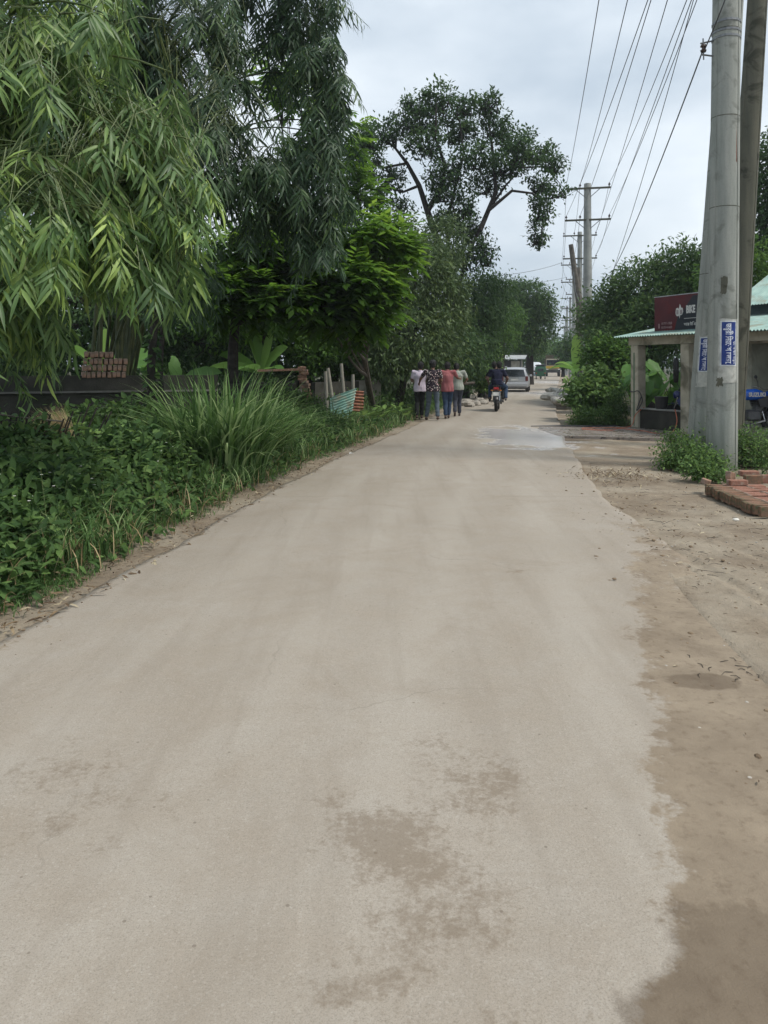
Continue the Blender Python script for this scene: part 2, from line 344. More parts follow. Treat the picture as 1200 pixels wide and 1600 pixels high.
# ------------------------------------------------------------------ road and ground
LE = np.array([(-12, -4.6), (0, -2.95), (4.49, -2.24), (5.4, -2.07), (7.3, -1.80), (9.95, -1.41), (13.4, -.80), (20.6, .80), (32, 3.1), (48, 6.3), (80, 12.6), (120, 21.5), (170, 33), (300, 66)])
RE = np.array([(-12, -.2), (0, 1.65), (2.1, 1.75), (4.5, 2.0), (6.5, 2.25), (8.8, 2.53), (12.5, 3.2), (17, 3.97), (26.3, 5.87), (36, 8.1), (48, 10.7), (80, 18.2), (120, 27.5), (170, 39), (300, 72)])
def xl(y): return np.interp(y, LE[:, 0], LE[:, 1])
def xr(y): return np.interp(y, RE[:, 0], RE[:, 1])
def vn(x, y, s, seed=0):                # cheap smooth noise
    return (np.sin(x*s*1.3+seed)+np.sin(y*s*1.1+seed*2.1)+np.sin((x+y)*s*.8+seed*.7)+np.sin((x-y*1.3)*s*1.9+seed*1.3)+.6*np.sin(x*s*3.7+y*s*2.9+seed))/4.6
def ell(X, Y, cx, cy, rx, ry, rot=0):
    c, s = math.cos(rot), math.sin(rot); dx, dy = X-cx, Y-cy
    return np.clip(1.25-np.sqrt(((dx*c+dy*s)/rx)**2+((-dx*s+dy*c)/ry)**2)*.75, 0, 1)
ys = np.concatenate([np.arange(-12, 1, 1), np.arange(1, 8, .06), np.arange(8, 30, .2), np.arange(30, 100, 1.5), np.arange(100, 301, 8)])
def wetmask(X, Y):
    a = ell(X, Y, 1.2, 1.58, .68, .68)
    b = ell(X, Y, 4.2, 17.6, 1.3, .9) * .8
    c = np.maximum(ell(X, Y, 2.25, 3.2, .30, 1.2, -.2)*.66, ell(X, Y, 1.60, 3.88, .24, .13)*.75)
    return np.maximum.reduce([a, b, c])
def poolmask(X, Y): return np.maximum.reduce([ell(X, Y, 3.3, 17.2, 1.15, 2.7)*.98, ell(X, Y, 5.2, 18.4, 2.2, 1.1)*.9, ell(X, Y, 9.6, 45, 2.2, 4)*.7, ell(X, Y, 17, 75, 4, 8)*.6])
us = np.linspace(0, 1, 70)
Yg, Ug = np.meshgrid(ys, us, indexing='ij')
jag = lambda y, s: .045*vn(y, y*.7, 2.1, s)+.025*vn(y, y, 7, s+2)
Lx = xl(Yg)+jag(Yg, 1); Rx = xr(Yg)+jag(Yg, 5)+.25-.24*np.clip((Yg-7)/3, 0, 1)
Xg = Lx+(Rx-Lx)*Ug
wr_ = (Xg-Lx)*(Rx-Xg)
Zg = .012*np.clip(wr_/4, 0, 1)+.004*vn(Xg, Yg, 1.2, 3)
sr = Xg-xr(Yg)
near = np.clip((9-Yg)/5, 0, 1)
dirty = np.clip((sr+.25)*1.2, 0, 1)*.55*(1-near)+near*np.clip(.5+(Xg-np.interp(Yg, [0, 2.1, 2.83, 3.6, 4.5, 5.5, 7, 9], [.4, .82, 1.02, 1.26, 1.47, 1.72, 2.1, 2.6]))/.4, 0, 1)+.45*np.clip(.30-(Xg-Lx), 0, .3)/.3
dirty += .25*np.clip(1-np.abs(sr+1.1)/.5, 0, 1)*(Yg > 5)*(Yg < 15)
dirty = np.maximum(dirty, np.clip((ell(Xg, Yg, 1.2, 1.58, .68, .68)-.42)*4, 0, 1))
stain = np.maximum.reduce([ell(Xg, Yg, .02, 2.5, .22, .30, .3)*.85, ell(Xg, Yg, .15, 2.2, .22, .18)*.7, ell(Xg, Yg, .38, 2.95, .25, .35)*.62, ell(Xg, Yg, -.05, 2.05, .2, .2)*.5, ell(Xg, Yg, .25, 1.75, .3, .2)*.5, ell(Xg, Yg, -1.2, 2.9, .5, .5)*.35])
track = sum(np.exp(-((Xg-Lx-q*(xr(Yg)-Lx)+.05*vn(Xg, Yg, .4, 3))/.20)**2) for q in (.22, .42, .58, .80))*(.5+.5*vn(Xg, Yg, .7, 6)); track = np.clip(track, 0, 1)
nu, ny = len(us), len(ys)
idx = np.arange(ny*nu).reshape(ny, nu)
def quads(ix): return np.stack([ix[:-1, :-1], ix[:-1, 1:], ix[1:, 1:], ix[1:, :-1]], -1).reshape(-1, 4)
Vr = np.stack([Xg, Yg, Zg], -1).reshape(-1, 3)
# the slab has real edges
skl = np.stack([Lx[:, 0]-.01, ys, np.full(ny, -.16)], -1); skr = np.stack([Rx[:, -1]+.01, ys, np.full(ny, -.16)], -1)
Vall = np.concatenate([Vr, skl, skr]); b0 = ny*nu
il = np.stack([np.arange(ny)+b0, idx[:, 0]], 1); ir = np.stack([idx[:, -1], np.arange(ny)+b0+ny], 1)
ext = lambda a: np.concatenate([a.ravel(), a[:, 0], a[:, -1]])
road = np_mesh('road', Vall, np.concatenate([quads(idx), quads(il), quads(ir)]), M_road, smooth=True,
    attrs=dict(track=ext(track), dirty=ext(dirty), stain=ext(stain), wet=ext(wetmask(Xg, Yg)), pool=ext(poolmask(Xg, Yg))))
T(road, 'pale worn concrete road running away between the dirt verges', 'road', kind='structure')
gx = np.concatenate([[-400, -200, -100, -60, -40, -30, -24], np.arange(-20, -5, .6), np.arange(-5, 0, .10), np.arange(0, 4.6, .035), np.arange(4.6, 6, .1), np.arange(6, 12, .25), np.arange(12, 30, .8), [32, 36, 42, 50, 60, 75, 90, 120, 160, 220, 320, 450]])
gy = np.concatenate([[-60, -30, -15], np.arange(-8, 1, .8), np.arange(1, 9, .06), np.arange(9, 12, .1), np.arange(12, 30, .3), np.arange(30, 100, 2), np.arange(100, 300, 12), [330, 400, 500, 700]])
GY, GX = np.meshgrid(gy, gx, indexing='ij')
s_r = GX-xr(GY); s_l = xl(GY)-GX
inside = np.clip(np.minimum(-s_r, -s_l)/.25, 0, 1)
rough = .02*vn(GX, GY, 1.1, 2)+.012*vn(GX, GY, 3.4, 5)+.006*vn(GX, GY, 9, 1)
nr = np.clip((8.5-GY)/3, 0, 1)
zr = (-.055*(1-nr)+(.012+.0*nr)*nr)+rough*np.clip(s_r/1.5, .15, 1)
zl = -.035+rough+np.clip((s_l-.6)/3, 0, 1)*.10
Z = np.where(s_r > -.5, zr, zl); Z = Z*(1-inside)-.11*inside
# wheel ruts in the near dirt
tk = 1.15+.28*np.sin(GY*.55); on = nr*(s_r > 0)
for off in (0, .62): Z -= (.020+.006*np.sin(GY*38))*np.exp(-((s_r-tk+.75-off)/.055)**4)*on; Z += .010*np.exp(-((np.abs(s_r-tk+.75-off)-.095)/.03)**2)*on
Z += .010*vn(GX, GY, 14, 7)*on*(vn(GX, GY, 1.6, 11) > -.1)+.006*vn(GX, GY, 31, 2)*on
gi = np.arange(GX.size).reshape(GX.shape)
lush = np.where(s_l > 0, np.clip((s_l-.15)/.9, 0, 1), np.clip((s_r-np.where(GY > 21, .8, 3.4))/1.2, 0, 1)*(GY > 8.5))
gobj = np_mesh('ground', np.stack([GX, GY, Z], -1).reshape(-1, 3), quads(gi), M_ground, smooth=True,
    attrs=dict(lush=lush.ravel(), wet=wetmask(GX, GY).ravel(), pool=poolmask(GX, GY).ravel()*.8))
T(gobj, 'brown earth beside the road, sandy on the right', 'ground', kind='structure')
def gz(x, y):
    return float(-.01)
# ------------------------------------------------------------------ foliage engine
def nz_(v): return v/np.maximum(np.linalg.norm(v, axis=-1, keepdims=True), 1e-9)
def tpl(v, f): return np.array(v, np.float32), np.array(f, np.int32)
T_SIMPLE = tpl([(0, 0, 0), (-.5, .45, .03), (.5, .45, .03), (0, 1, -.06)], [(0, 2, 1), (1, 2, 3)])
T_LANCE = tpl([(0, 0, 0), (-.45, .25, .02), (0, .27, 0), (.45, .25, .02), (-.4, .6, -.03), (0, .62, -.05), (.4, .6, -.03), (0, 1, -.2)],
    [(0, 2, 1), (0, 3, 2), (1, 2, 5), (1, 5, 4), (2, 3, 6), (2, 6, 5), (4, 5, 7), (5, 6, 7)])
T_OVAL = tpl([(0, 0, 0), (-.38, .18, .03), (.38, .18, .03), (-.5, .48, .03), (0, .5, -.03), (.5, .48, .03), (-.3, .8, -.02), (.3, .8, -.02), (0, 1, -.12)],
    [(0, 4, 1), (0, 2, 4), (1, 4, 3), (2, 5, 4), (3, 4, 6), (4, 5, 7), (4, 7, 8), (4, 8, 6)])
T_HEART = tpl([(0, .08, 0), (-.35, -.08, .05), (.35, -.08, .05), (-.52, .25, .05), (.52, .25, .05), (0, .4, -.04), (-.33, .65, 0), (.33, .65, 0), (0, 1, -.1)],
    [(0, 5, 1), (0, 2, 5), (1, 5, 3), (2, 4, 5), (3, 5, 6), (4, 7, 5), (5, 7, 8), (5, 8, 6)])
def mk_pinna(n=12):
    v, f = [], []
    for i in range(n):
        y = (i+.6)/n; l = .5*math.sin(math.pi*min(1, .18+y*.85))+.06; h = .26/n
        for s in (-1, 1):
            b = len(v); v += [(0, y-h, 0), (s*l*.55, y-h*.7+.02, .01), (s*l, y+.05, 0), (s*l*.5, y+h+.02, .01), ]
            f += [(b, b+1, b+3), (b+1, b+2, b+3)]
    return tpl(v, f)
T_PINNA = mk_pinna()
def mk_broad(n=9, lobe=.0, wav=.04):
    v, f = [], []
    for i in range(n+1):
        t = i/n; w_ = .5*math.sin(math.pi*t**.72)**.8 if 0 < i < n else .0
        y = t; 
        v += [(-w_, y-lobe*(1-t)**2*1.0*(w_ > 0)+wav*math.sin(i*2.3), .10*w_+wav*math.sin(i*1.9)), (-w_*.5, y-lobe*.3*(1-t)**2, .02), (0, y, -.06*math.sin(math.pi*t)-.10*t*t), (w_*.5, y-lobe*.3*(1-t)**2, .02), (w_, y-lobe*(1-t)**2*(w_ > 0)+wav*math.sin(i*2.9), .10*w_+wav*math.cos(i*2.1))]
    for i in range(n):
        for j in range(4):
            a = i*5+j; f += [(a, a+1, a+6), (a, a+6, a+5)]
    v = [(x, y, z-.14*y*y) for x, y, z in v]
    return tpl(v, f)
T_TARO = mk_broad(9, .28, .03); T_BROAD = mk_broad(7, .0, .02)
def smooth_leaves(o): o.data.polygons.foreach_set('use_smooth', np.ones(len(o.data.polygons), bool)); return o
def inst(template, pos, dr, nm, ln, wd):
    tv, tf = template; n = len(pos)
    d = nz_(dr); s = nz_(np.cross(d, nm)); n2 = np.cross(s, d)
    ln = np.broadcast_to(ln, (n,)); wd = np.broadcast_to(wd, (n,))
    V = pos[:, None]+tv[None, :, 0:1]*s[:, None]*wd[:, None, None]+tv[None, :, 1:2]*d[:, None]*ln[:, None, None]+tv[None, :, 2:3]*n2[:, None]*ln[:, None, None]
    Fc = tf[None]+(np.arange(n)*len(tv))[:, None, None]
    return V.reshape(-1, 3), Fc.reshape(-1, 3), len(tv)
def leaves(name, mat, parent, template, pos, dr, nm, ln, wd, tint):
    V, Fc, k = inst(template, pos, dr, nm, ln, wd)
    return np_mesh(name, V, Fc, mat, parent, tint=np.repeat(np.clip(tint, 0, 1), k))
def rv(n): return nz_(rng.normal(size=(n, 3)))
def blob_points(blobs, n, shell=.5, gap=.0, gs=1.0):
    """blobs: (centre Vector, (rx, ry, rz)); points spread in the outer part of every blob, thinned by 3-D noise"""
    vol = np.array([b[1][0]*b[1][2]+b[1][1]*b[1][2] for b in blobs]); vol = vol/vol.sum(); P_, O_ = [], []
    for b, q in zip(blobs, vol):
        k = int(n*q)+1; d = rv(k); r = shell+(1-shell)*rng.random((k, 1))**.6
        r = r*(1+.36*np.array([mnoise.noise(Vector(x*2.1)+b[0]) for x in d])[:, None])
        p = np.array(b[0])[None]+d*r*np.array(b[1])[None]; P_.append(p); O_.append(d)
    p = np.concatenate(P_); o = np.concatenate(O_)
    if gap > 0:
        v = np.array([mnoise.noise(Vector(x*gs)) for x in p]); keep = v > -.5+gap; p, o = p[keep], o[keep]
    return p, o
def clumps(c, o, k, size, ln, wr, droop=.3, out=.6, flat=.6, tint0=None):
    n = len(c); ct = rng.random(n) if tint0 is None else tint0
    pos = np.repeat(c, k, 0)+rng.normal(size=(n*k, 3))*size*np.array([1, 1, .75])
    dr = nz_(np.repeat(o, k, 0)*out+rv(n*k)*.8+np.array([0, 0, -droop]))
    nm = nz_(rv(n*k)*(1-flat)+np.array([0, 0, flat]))
    L_ = ln*(.7+.6*rng.random(n*k)); tint = np.repeat(ct, k)*.6+rng.random(n*k)*.4
    return pos, dr, nm, L_, L_*wr, tint
def bez(a, b, bend, n=6):
    a, b, bend = Vector(a), Vector(b), Vector(bend); m = (a+b)/2+bend
    return [a.lerp(m, t).lerp(m.lerp(b, t), t) for t in (i/(n-1) for i in range(n))]
def pb(px, py, rx, ry, d, rd=None):     # a blob from its look from the eye: centre, half sizes in picture units, distance
    k = d/F; return (P(px, py, d), (rx*k, rd if rd else (rx+ry)*.5*k, ry*k))
def tree(name, label, cat, blobs, base, top, r0, mat, bark=M_bark, n=1500, k=8, csize=.25, ln=.12, wr=.4, tp=T_SIMPLE, droop=.3, out=.6,
         flat=.6, shell=.45, gap=0., gs=.7, group=None, twigs=10, bend=.3, inner=.0, tbias=0., stem='trunk', kw=None):
    base = Vector(base); top = Vector(top)
    root = empty(name, base, 0, label, cat, group)
    def loc(p): return Vector(p)-base
    mb = MB(); tp_ = bez(base+Vector((0, 0, -.1)), top, Vector((rnd.uniform(-1, 1)*bend, 0, 0)), 7)
    mb.tube([loc(p) for p in tp_], [r0*(1.25 if i == 0 else 1-.5*i/6) for i in range(7)], 9)
    for b in blobs:
        c = b[0]; st = tp_[rnd.choice([3, 4, 5, 6])]
        pth = bez(st, c, Vector((0, 0, -.1*(c-st).length)), 6)
        mb.tube([loc(p) for p in pth], [r0*.42*(1-.13*i) for i in range(6)], 6)
        for q in range(twigs):
            e = c+Vector([b[1][i]*rv(1)[0][i]*.85 for i in range(3)]); s2 = pth[rnd.choice([3, 4, 5])]
            mb.tube([loc(p) for p in bez(s2, e, Vector((0, 0, .06*(e-s2).length)), 4)], [r0*.16, r0*.11, r0*.07, r0*.03], 4, caps=False)
    mb.build(stem, bark, root, True, fix=False)
    c, o = blob_points(blobs, n, shell, gap, gs)
    c = c-np.array(base)
    if kw: leaves('crown', mat, root, tp, *kw(c, o))
    else:
        q = clumps(c, o, k, csize, ln, wr, droop, out, flat)
        q = q[:5]+(np.clip(q[5]+tbias, 0, 1),)
        leaves('crown', mat, root, tp, *q)
    return root
print('engine ready')
#PART2
# ------------------------------------------------------------------ bamboo
def bamboo_leaves(c, o, k, ln, wr, twig=.35):
    """drooping twigs, each with a fan of long leaves"""
    n = len(c); td = nz_(o*.55+rv(n)*.55+np.array([0, 0, -.75])); ct = rng.random(n)
    f = (np.arange(k)/(k-1))[None].repeat(n, 0)
    pos = c[:, None]+td[:, None]*(f*twig)[..., None]+np.array([0, 0, -.12])*(f**2*twig)[..., None]
    side = nz_(np.cross(td, np.array([0, 0, 1.0])+rv(n)*.2)); sg = np.where(np.arange(k) % 2, 1, -1)[None, :, None]
    dr = td[:, None]*.6+side[:, None]*sg*(.95-.6*f[..., None])+rng.normal(size=(n, k, 3))*.16+np.array([0, 0, -.45])
    nm = np.cross(side[:, None].repeat(k, 1)*sg, dr)+rng.normal(size=(n, k, 3))*.35
    nm = nm*np.sign(nm[..., 2:3]+1e-6)
    L_ = ln*(.6+.6*rng.random((n, k)))
    tint = ct[:, None]*.55+.4*rng.random((n, k))+.25*(rng.random((n, 1)) < .06)
    r = lambda a: a.reshape(-1, 3)
    return r(pos), nz_(r(dr)), nz_(r(nm)), L_.ravel(), L_.ravel()*wr, tint.ravel()
def bamboo(name, label, blobs, base, n, k, ln, mat, culms, wr=.13, twig=.35, shell=.35, gap=.15, group=None, rad=.035, bl_=1.0):
    base = Vector(base); root = empty(name, base, 0, label, 'bamboo', group)
    for i in range(culms):
        b = blobs[i % len(blobs)]; tgt = b[0]+Vector([b[1][j]*rnd.uniform(-.5, .5) for j in range(3)])-base
        st = Vector((rnd.uniform(-.6, .6), rnd.uniform(-.6, .6), -.1)); h = tgt.z
        mid = Vector((st.x*.5+tgt.x*.2, st.y*.5+tgt.y*.2, h*1.35))
        pts = [st.lerp(mid, t).lerp(mid.lerp(tgt, t), t) for t in (q/16 for q in range(17))]
        rr = [rad*(1-.8*q/16)*(1.12 if q % 2 == 0 else 1) for q in range(17)]
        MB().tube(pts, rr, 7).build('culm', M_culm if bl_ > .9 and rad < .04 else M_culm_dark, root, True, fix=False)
    # arching side branches, each carrying fans of leaves along its drooping end
    s0, so_ = blob_points(blobs, n//9, shell, 0); s0 = s0-np.array(base); cs, os_, br = [], [], MB()
    for a, q in zip(s0, so_):
        q = Vector(q); d_ = (Vector((q.x, q.y, .25*q.z))*.9+Vector((rnd.uniform(-.3, .3), rnd.uniform(-.3, .3), rnd.uniform(0, .5)))).normalized(); l_ = rnd.uniform(.45, 1.05)*bl_
        st = Vector(a)-d_*l_*.55; pt = [st+d_*l_*t-Vector((0, 0, .55*l_*t*t)) for t in (i/7 for i in range(8))]
        br.tube(pt, [.008*(1.1-i/8) for i in range(8)], 4, caps=False); kf = rnd.choice([6, 7, 8, 9])
        for i in range(kf):
            t = .25+.75*(i+rnd.random())/kf; p_ = st+d_*l_*t-Vector((0, 0, .55*l_*t*t)); tn_ = (d_-Vector((0, 0, 1.1*t))).normalized()
            cs.append(p_+Vector((rnd.gauss(0, .04), rnd.gauss(0, .04), rnd.gauss(0, .03)))); os_.append(tn_+Vector((rnd.gauss(0, .35), rnd.gauss(0, .35), 0)))
    br.build('branches', M_culm, root, fix=False)
    c, o = np.array([tuple(v) for v in cs]), nz_(np.array([tuple(v) for v in os_]))
    q = bamboo_leaves(c, o, k, ln, wr, twig)
    leaves('foliage', mat, root, T_LANCE, *q)
    # thin twigs carrying the fans
    tn = min(len(c), 900); s = c[:tn]; e = s-o[:tn]*.5+np.array([0, 0, .25])
    mb = MB()
    for a, b in zip(s, e): mb.tube([b, (Vector(a)+Vector(b))/2+Vector((0, 0, .05)), a], [.005, .004, .0025], 3, caps=False)
    mb.build('twigs', M_culm, root, fix=False)
    return root
bamboo('bamboo_clump', 'near bright green bamboo clump hanging over the verge at the left edge', [
    pb(36, 120, 190, 130, 6.9, .6), pb(176, 250, 130, 120, 7.0, .6), pb(36, 330, 170, 120, 6.4, .6), pb(206, 325, 95, 66, 7.2, .5), pb(261, 205, 12, 10, 6.9, .2), pb(272, 300, 12, 12, 6.9, .2), pb(276, 385, 14, 8, 6.8, .2), pb(176, 20, 20, 16, 6.8, .3), pb(271, 120, 18, 14, 6.9, .2),
    pb(-4, 425, 90, 75, 6.6, .5), pb(106, 30, 80, 90, 7.4, .5), pb(214, 180, 52, 64, 7.2, .4), pb(226, 290, 46, 70, 6.9, .4), pb(211, 365, 60, 35, 7.4, .4),
    pb(-184, 250, 180, 260, 7.2, .9), pb(-44, -120, 200, 130, 7.3, .9), pb(238, 345, 36, 42, 6.9, .3), pb(-4, 490, 50, 40, 6.9, .4), pb(-84, 380, 160, 160, 7.8, .5), pb(96, 200, 200, 200, 8.2, .5)],
    (-5.4, 8.4, 0), 3900, 8, .26, M_bamboo, 16, .125, .26, .25, .10, 'roadside bamboo clumps', bl_=.92)
bamboo('bamboo_clump', 'taller dark bamboo clump behind the near one, tips hanging against the sky', [
    pb(290, 60, 110, 110, 11.5, 1.2), pb(330, 220, 100, 90, 11.5, 1.1), pb(440, -20, 90, 65, 12.5, 1.0), pb(505, 105, 38, 75, 12.0, .5), pb(500, 200, 32, 50, 12, .4),
    pb(420, 275, 75, 75, 12, .9), pb(485, 340, 30, 50, 12, .5), pb(455, 60, 45, 50, 12.4, .5), pb(515, 290, 25, 40, 12, .4),
    pb(330, -160, 200, 110, 12.2, 1.4), pb(150, 60, 140, 140, 12, 1.2)],
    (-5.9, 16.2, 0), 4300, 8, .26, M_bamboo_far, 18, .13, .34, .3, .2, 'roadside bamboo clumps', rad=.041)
# ------------------------------------------------------------------ trees
def feather(c, o):
    n = len(c); k = 9; L0 = .30
    fd = nz_(o*np.array([1, 1, .3])+rv(n)*.5+np.array([0, 0, -.02])); side = nz_(np.cross(fd, np.array([0, 0, 1.0])))
    i = np.arange(k); f = (i//2/((k-1)/2)); sg = np.where(i % 2, 1, -1)
    flen = .42
    pos = c[:, None]+fd[:, None]*(f*flen)[None, :, None]+np.array([0, 0, -.16])*(f**2*flen)[None, :, None]
    dr = fd[:, None]*.65+side[:, None]*sg[None, :, None]*(.9-.3*f)[None, :, None]+np.array([0, 0, -.22])+rng.normal(size=(n, k, 3))*.08
    nm = np.array([0, 0, 1.0])+rng.normal(size=(n, k, 3))*.12
    r = lambda a: a.reshape(-1, 3); t = rng.random(n)[:, None]*.7+rng.random((n, k))*.15+.12*(c[:, 2:3]-c[:, 2].mean())/c[:, 2].std()
    return r(pos), nz_(r(dr)), nz_(r(nm)), np.full(n*k, L0)*(.8+.4*rng.random(n*k)), np.full(n*k, L0*.42), t.ravel()
tree('feathery_tree', 'bright green feathery leaved tree over the corrugated sheets', 'tree', [
    pb(565, 365, 48, 30, 17.5, .9), pb(500, 425, 55, 36, 17, .9), pb(545, 505, 50, 26, 17.2, .9), pb(560, 445, 58, 36, 16.6, .8), pb(610, 390, 42, 40, 18, .8), pb(505, 480, 50, 28, 16.5, .7), pb(585, 480, 25, 25, 16.5, .5), pb(470, 400, 35, 30, 17, .7)],
    (-.25, 23.2, 0), P(560, 500, 19), .11, M_feather, n=850, twigs=5, shell=.15, kw=feather)
tree('feathery_tree', 'darker feathery leaved tree beyond the dark bamboo', 'tree', [
    pb(400, 400, 55, 45, 16.8, .9), pb(360, 460, 50, 42, 16.4, .9), pb(425, 465, 50, 36, 16.2, .8), pb(440, 380, 35, 30, 17, .7)],
    P(368, 690, 18.5)*Vector((1, 1, 0)) if False else Vector((-3.2, 17.0, 0)), P(372, 470, 17.0), .17, M_feather, bark=M_bark_dark, n=480, twigs=5, shell=.2, kw=feather)
tree('broadleaf_tree', 'mid green tree filling the gap between the dark bamboo and the feathery tree', 'tree', [
    pb(400, 430, 55, 50, 22, 1.2), pb(350, 490, 60, 45, 22, 1.2), pb(440, 470, 45, 50, 22, 1.1), pb(470, 410, 35, 40, 22.5, 1), pb(420, 360, 40, 35, 23, 1)],
    (-3.6, 22.4, 0), P(400, 480, 22.2), .16, M_green, bark=M_bark_dark, n=1500, k=8, csize=.24, ln=.17, wr=.42, shell=.45, tbias=.18)
tree('feathery_tree', 'thin sparse feathery tree whose sprays show against the sky above the others', 'tree', [
    pb(470, 150, 55, 28, 26, 1.2), pb(520, 200, 45, 30, 26, 1), pb(430, 110, 40, 22, 26, 1), pb(540, 260, 40, 32, 26, 1), pb(560, 310, 40, 30, 26, 1), pb(480, 250, 40, 40, 26, 1)],
    (-2.6, 27, 0), P(490, 330, 26.5), .14, M_feather, bark=M_bark_dark, n=560, twigs=8, shell=.1, kw=feather)
# big spreading tree with dark limbs
def rain_tree():
    d = 38.0; base = Vector((4.1, d+1, 0)); root = empty('spreading_tree', base, 0, 'tall spreading tree with dark forked limbs and open crown against the sky', 'tree')
    def W(px, py, dd=0): return P(px, py, d+dd)-base
    mb = MB()
    limbs = [([(728, 600), (722, 520), (705, 440), (684, 380), (668, 330), (655, 290), (636, 255), (618, 232), (598, 215)], .27, .03, 0),
             ([(712, 460), (735, 390), (762, 330), (790, 290), (815, 262), (830, 230)], .10, .02, 1.5),
             ([(700, 420), (700, 340), (712, 290), (725, 240), (718, 190), (700, 160)], .10, .02, -1.2),
             ([(668, 330), (690, 290), (696, 260), (680, 215), (682, 160)], .14, .03, -2),
             ([(750, 360), (775, 300), (770, 240), (765, 200), (762, 165)], .13, .03, 2),
             ([(762, 330), (800, 298), (832, 302), (850, 320), (846, 370)], .09, .02, 0),
             ([(655, 290), (630, 300), (600, 290), (575, 300)], .08, .02, 1),
             ([(636, 255), (600, 262), (572, 250), (562, 225)], .07, .02, -1),
             ([(815, 262), (850, 260), (880, 292)], .06, .015, 1), ([(618, 232), (620, 205), (640, 180)], .06, .02, 1)]
    for pts, r0, r1, off in limbs:
        n = len(pts); pp = [W(x, y, off*i/max(1, n-1)) for i, (x, y) in enumerate(pts)]
        if pts[0][1] == 600: pp[0] = Vector((0, 0, -.1))
        mb.tube(pp, [r0+(r1-r0)*i/(n-1) for i in range(n)], 8)
    bl = [(685, 160, 34, 26), (650, 190, 38, 24), (605, 205, 42, 24), (575, 245, 30, 30), (600, 280, 36, 20), (560, 285, 18, 32), (572, 215, 22, 20), (550, 250, 14, 20), (668, 225, 40, 22), (712, 200, 34, 30), (725, 165, 20, 18),
          (765, 160, 20, 20), (768, 195, 30, 22), (800, 215, 34, 20), (740, 245, 40, 24), (795, 255, 40, 24), (835, 240, 32, 20), (862, 255, 22, 16), (700, 270, 36, 22), (760, 285, 36, 22),
          (845, 285, 30, 18), (872, 302, 20, 9), (846, 325, 18, 22), (843, 362, 14, 24), (720, 320, 32, 24), (735, 360, 26, 26), (755, 395, 24, 24), (700, 345, 24, 20), (690, 300, 20, 18),
          (625, 320, 24, 12), (720, 400, 20, 25), (585, 315, 20, 12), (810, 235, 20, 25), (640, 160, 14, 12)]
    blobs = [pb(x, y, a, b, d+rnd.uniform(-2, 2), (a+b)*.45*d/F) for x, y, a, b in bl]
    for b in blobs:
        for q in range(9):
            e = b[0]+Vector([b[1][i]*rv(1)[0][i]*.8 for i in range(3)]); s = b[0]+Vector((rnd.uniform(-.4, .4), 0, -b[1][2]*.9))
            mb.tube([p-base for p in bez(s, e, (0, 0, .15), 4)], [.035, .025, .016, .008], 4, caps=False)
    mb.build('trunk', M_bark_dark, root, True, fix=False)
    c, o = blob_points(blobs, 2100, .25, .24, 1.1); c = c-np.array(base)
    leaves('crown', M_dark, root, T_SIMPLE, *clumps(c, o, 15, .17, .21, .5, .15, .4, .75))
rain_tree()
mango = dict(n=3000, k=9, csize=.22, ln=.18, wr=.34, droop=.75, out=.5, flat=.35, shell=.55)
tree('mango_tree', 'dense dusty dark green tree standing directly left of the walkers', 'tree', [
    pb(650, 430, 62, 60, 26, 1.6), pb(640, 520, 70, 50, 25, 1.6), pb(690, 480, 38, 70, 27, 1.3), pb(610, 560, 45, 35, 24.5, 1), pb(690, 380, 35, 40, 28, 1.2), pb(680, 560, 42, 34, 26, 1.1), pb(600, 470, 40, 50, 26, 1.2), pb(610, 370, 45, 38, 28, 1.2)],
    (.35, 25.6, 0), P(640, 500, 25.5), .16, M_mango, bark=M_bark_dark, **mango)
tree('broadleaf_tree', 'dark tree behind the thin roadside trunk, filling the shade under the feathery crown', 'tree', [
    pb(520, 520, 60, 50, 27, 1.6), pb(450, 500, 55, 55, 27, 1.6), pb(540, 430, 60, 60, 28, 1.6), pb(580, 560, 40, 36, 26, 1)],
    (-1.7, 28, 0), P(520, 480, 27.5), .2, M_green, bark=M_bark_dark, n=2100, k=9, csize=.28, ln=.2, wr=.38, shell=.5)
tree('broadleaf_tree', 'dark tree in the yard behind the left wall, beneath the bamboo', 'tree', [
    pb(330, 540, 80, 50, 24, 1.6), pb(370, 500, 50, 50, 25, 1.2), pb(230, 480, 80, 70, 23, 1.6), pb(120, 470, 90, 90, 22, 1.6), pb(30, 520, 80, 60, 21, 1.4), pb(300, 420, 80, 60, 25, 1.5), pb(-80, 480, 90, 100, 21, 1.6)],
    (-8, 23, 0), P(200, 450, 23), .25, M_dark, bark=M_bark_dark, n=2400, k=9, csize=.28, ln=.2, wr=.4, shell=.5)
tree('broadleaf_tree', 'dark creeper covered tree right of the walkers, leaning over the road edge', 'tree', [
    pb(740, 480, 40, 55, 40, 2.2), pb(725, 555, 30, 45, 36, 1.6), pb(770, 468, 28, 40, 42, 1.8), pb(705, 540, 30, 50, 34, 1.6), pb(748, 540, 24, 42, 40, 1.4), pb(745, 590, 18, 20, 38, .8)],
    (4.9, 38, 0), P(745, 500, 39.5), .26, M_dark, bark=M_bark_dark, n=2500, k=9, csize=.3, ln=.2, wr=.4, shell=.55, droop=.6)
tree('small_tree', 'lighter green small tree between the creeper covered tree and the round tree', 'tree', [
    pb(798, 498, 20, 24, 56, 1.1), pb(785, 530, 20, 22, 55, 1.1), pb(776, 510, 16, 20, 54, .8)],
    (8.5, 55, 0), P(787, 525, 55), .12, M_green, n=750, k=8, csize=.26, ln=.2, wr=.42, shell=.5)
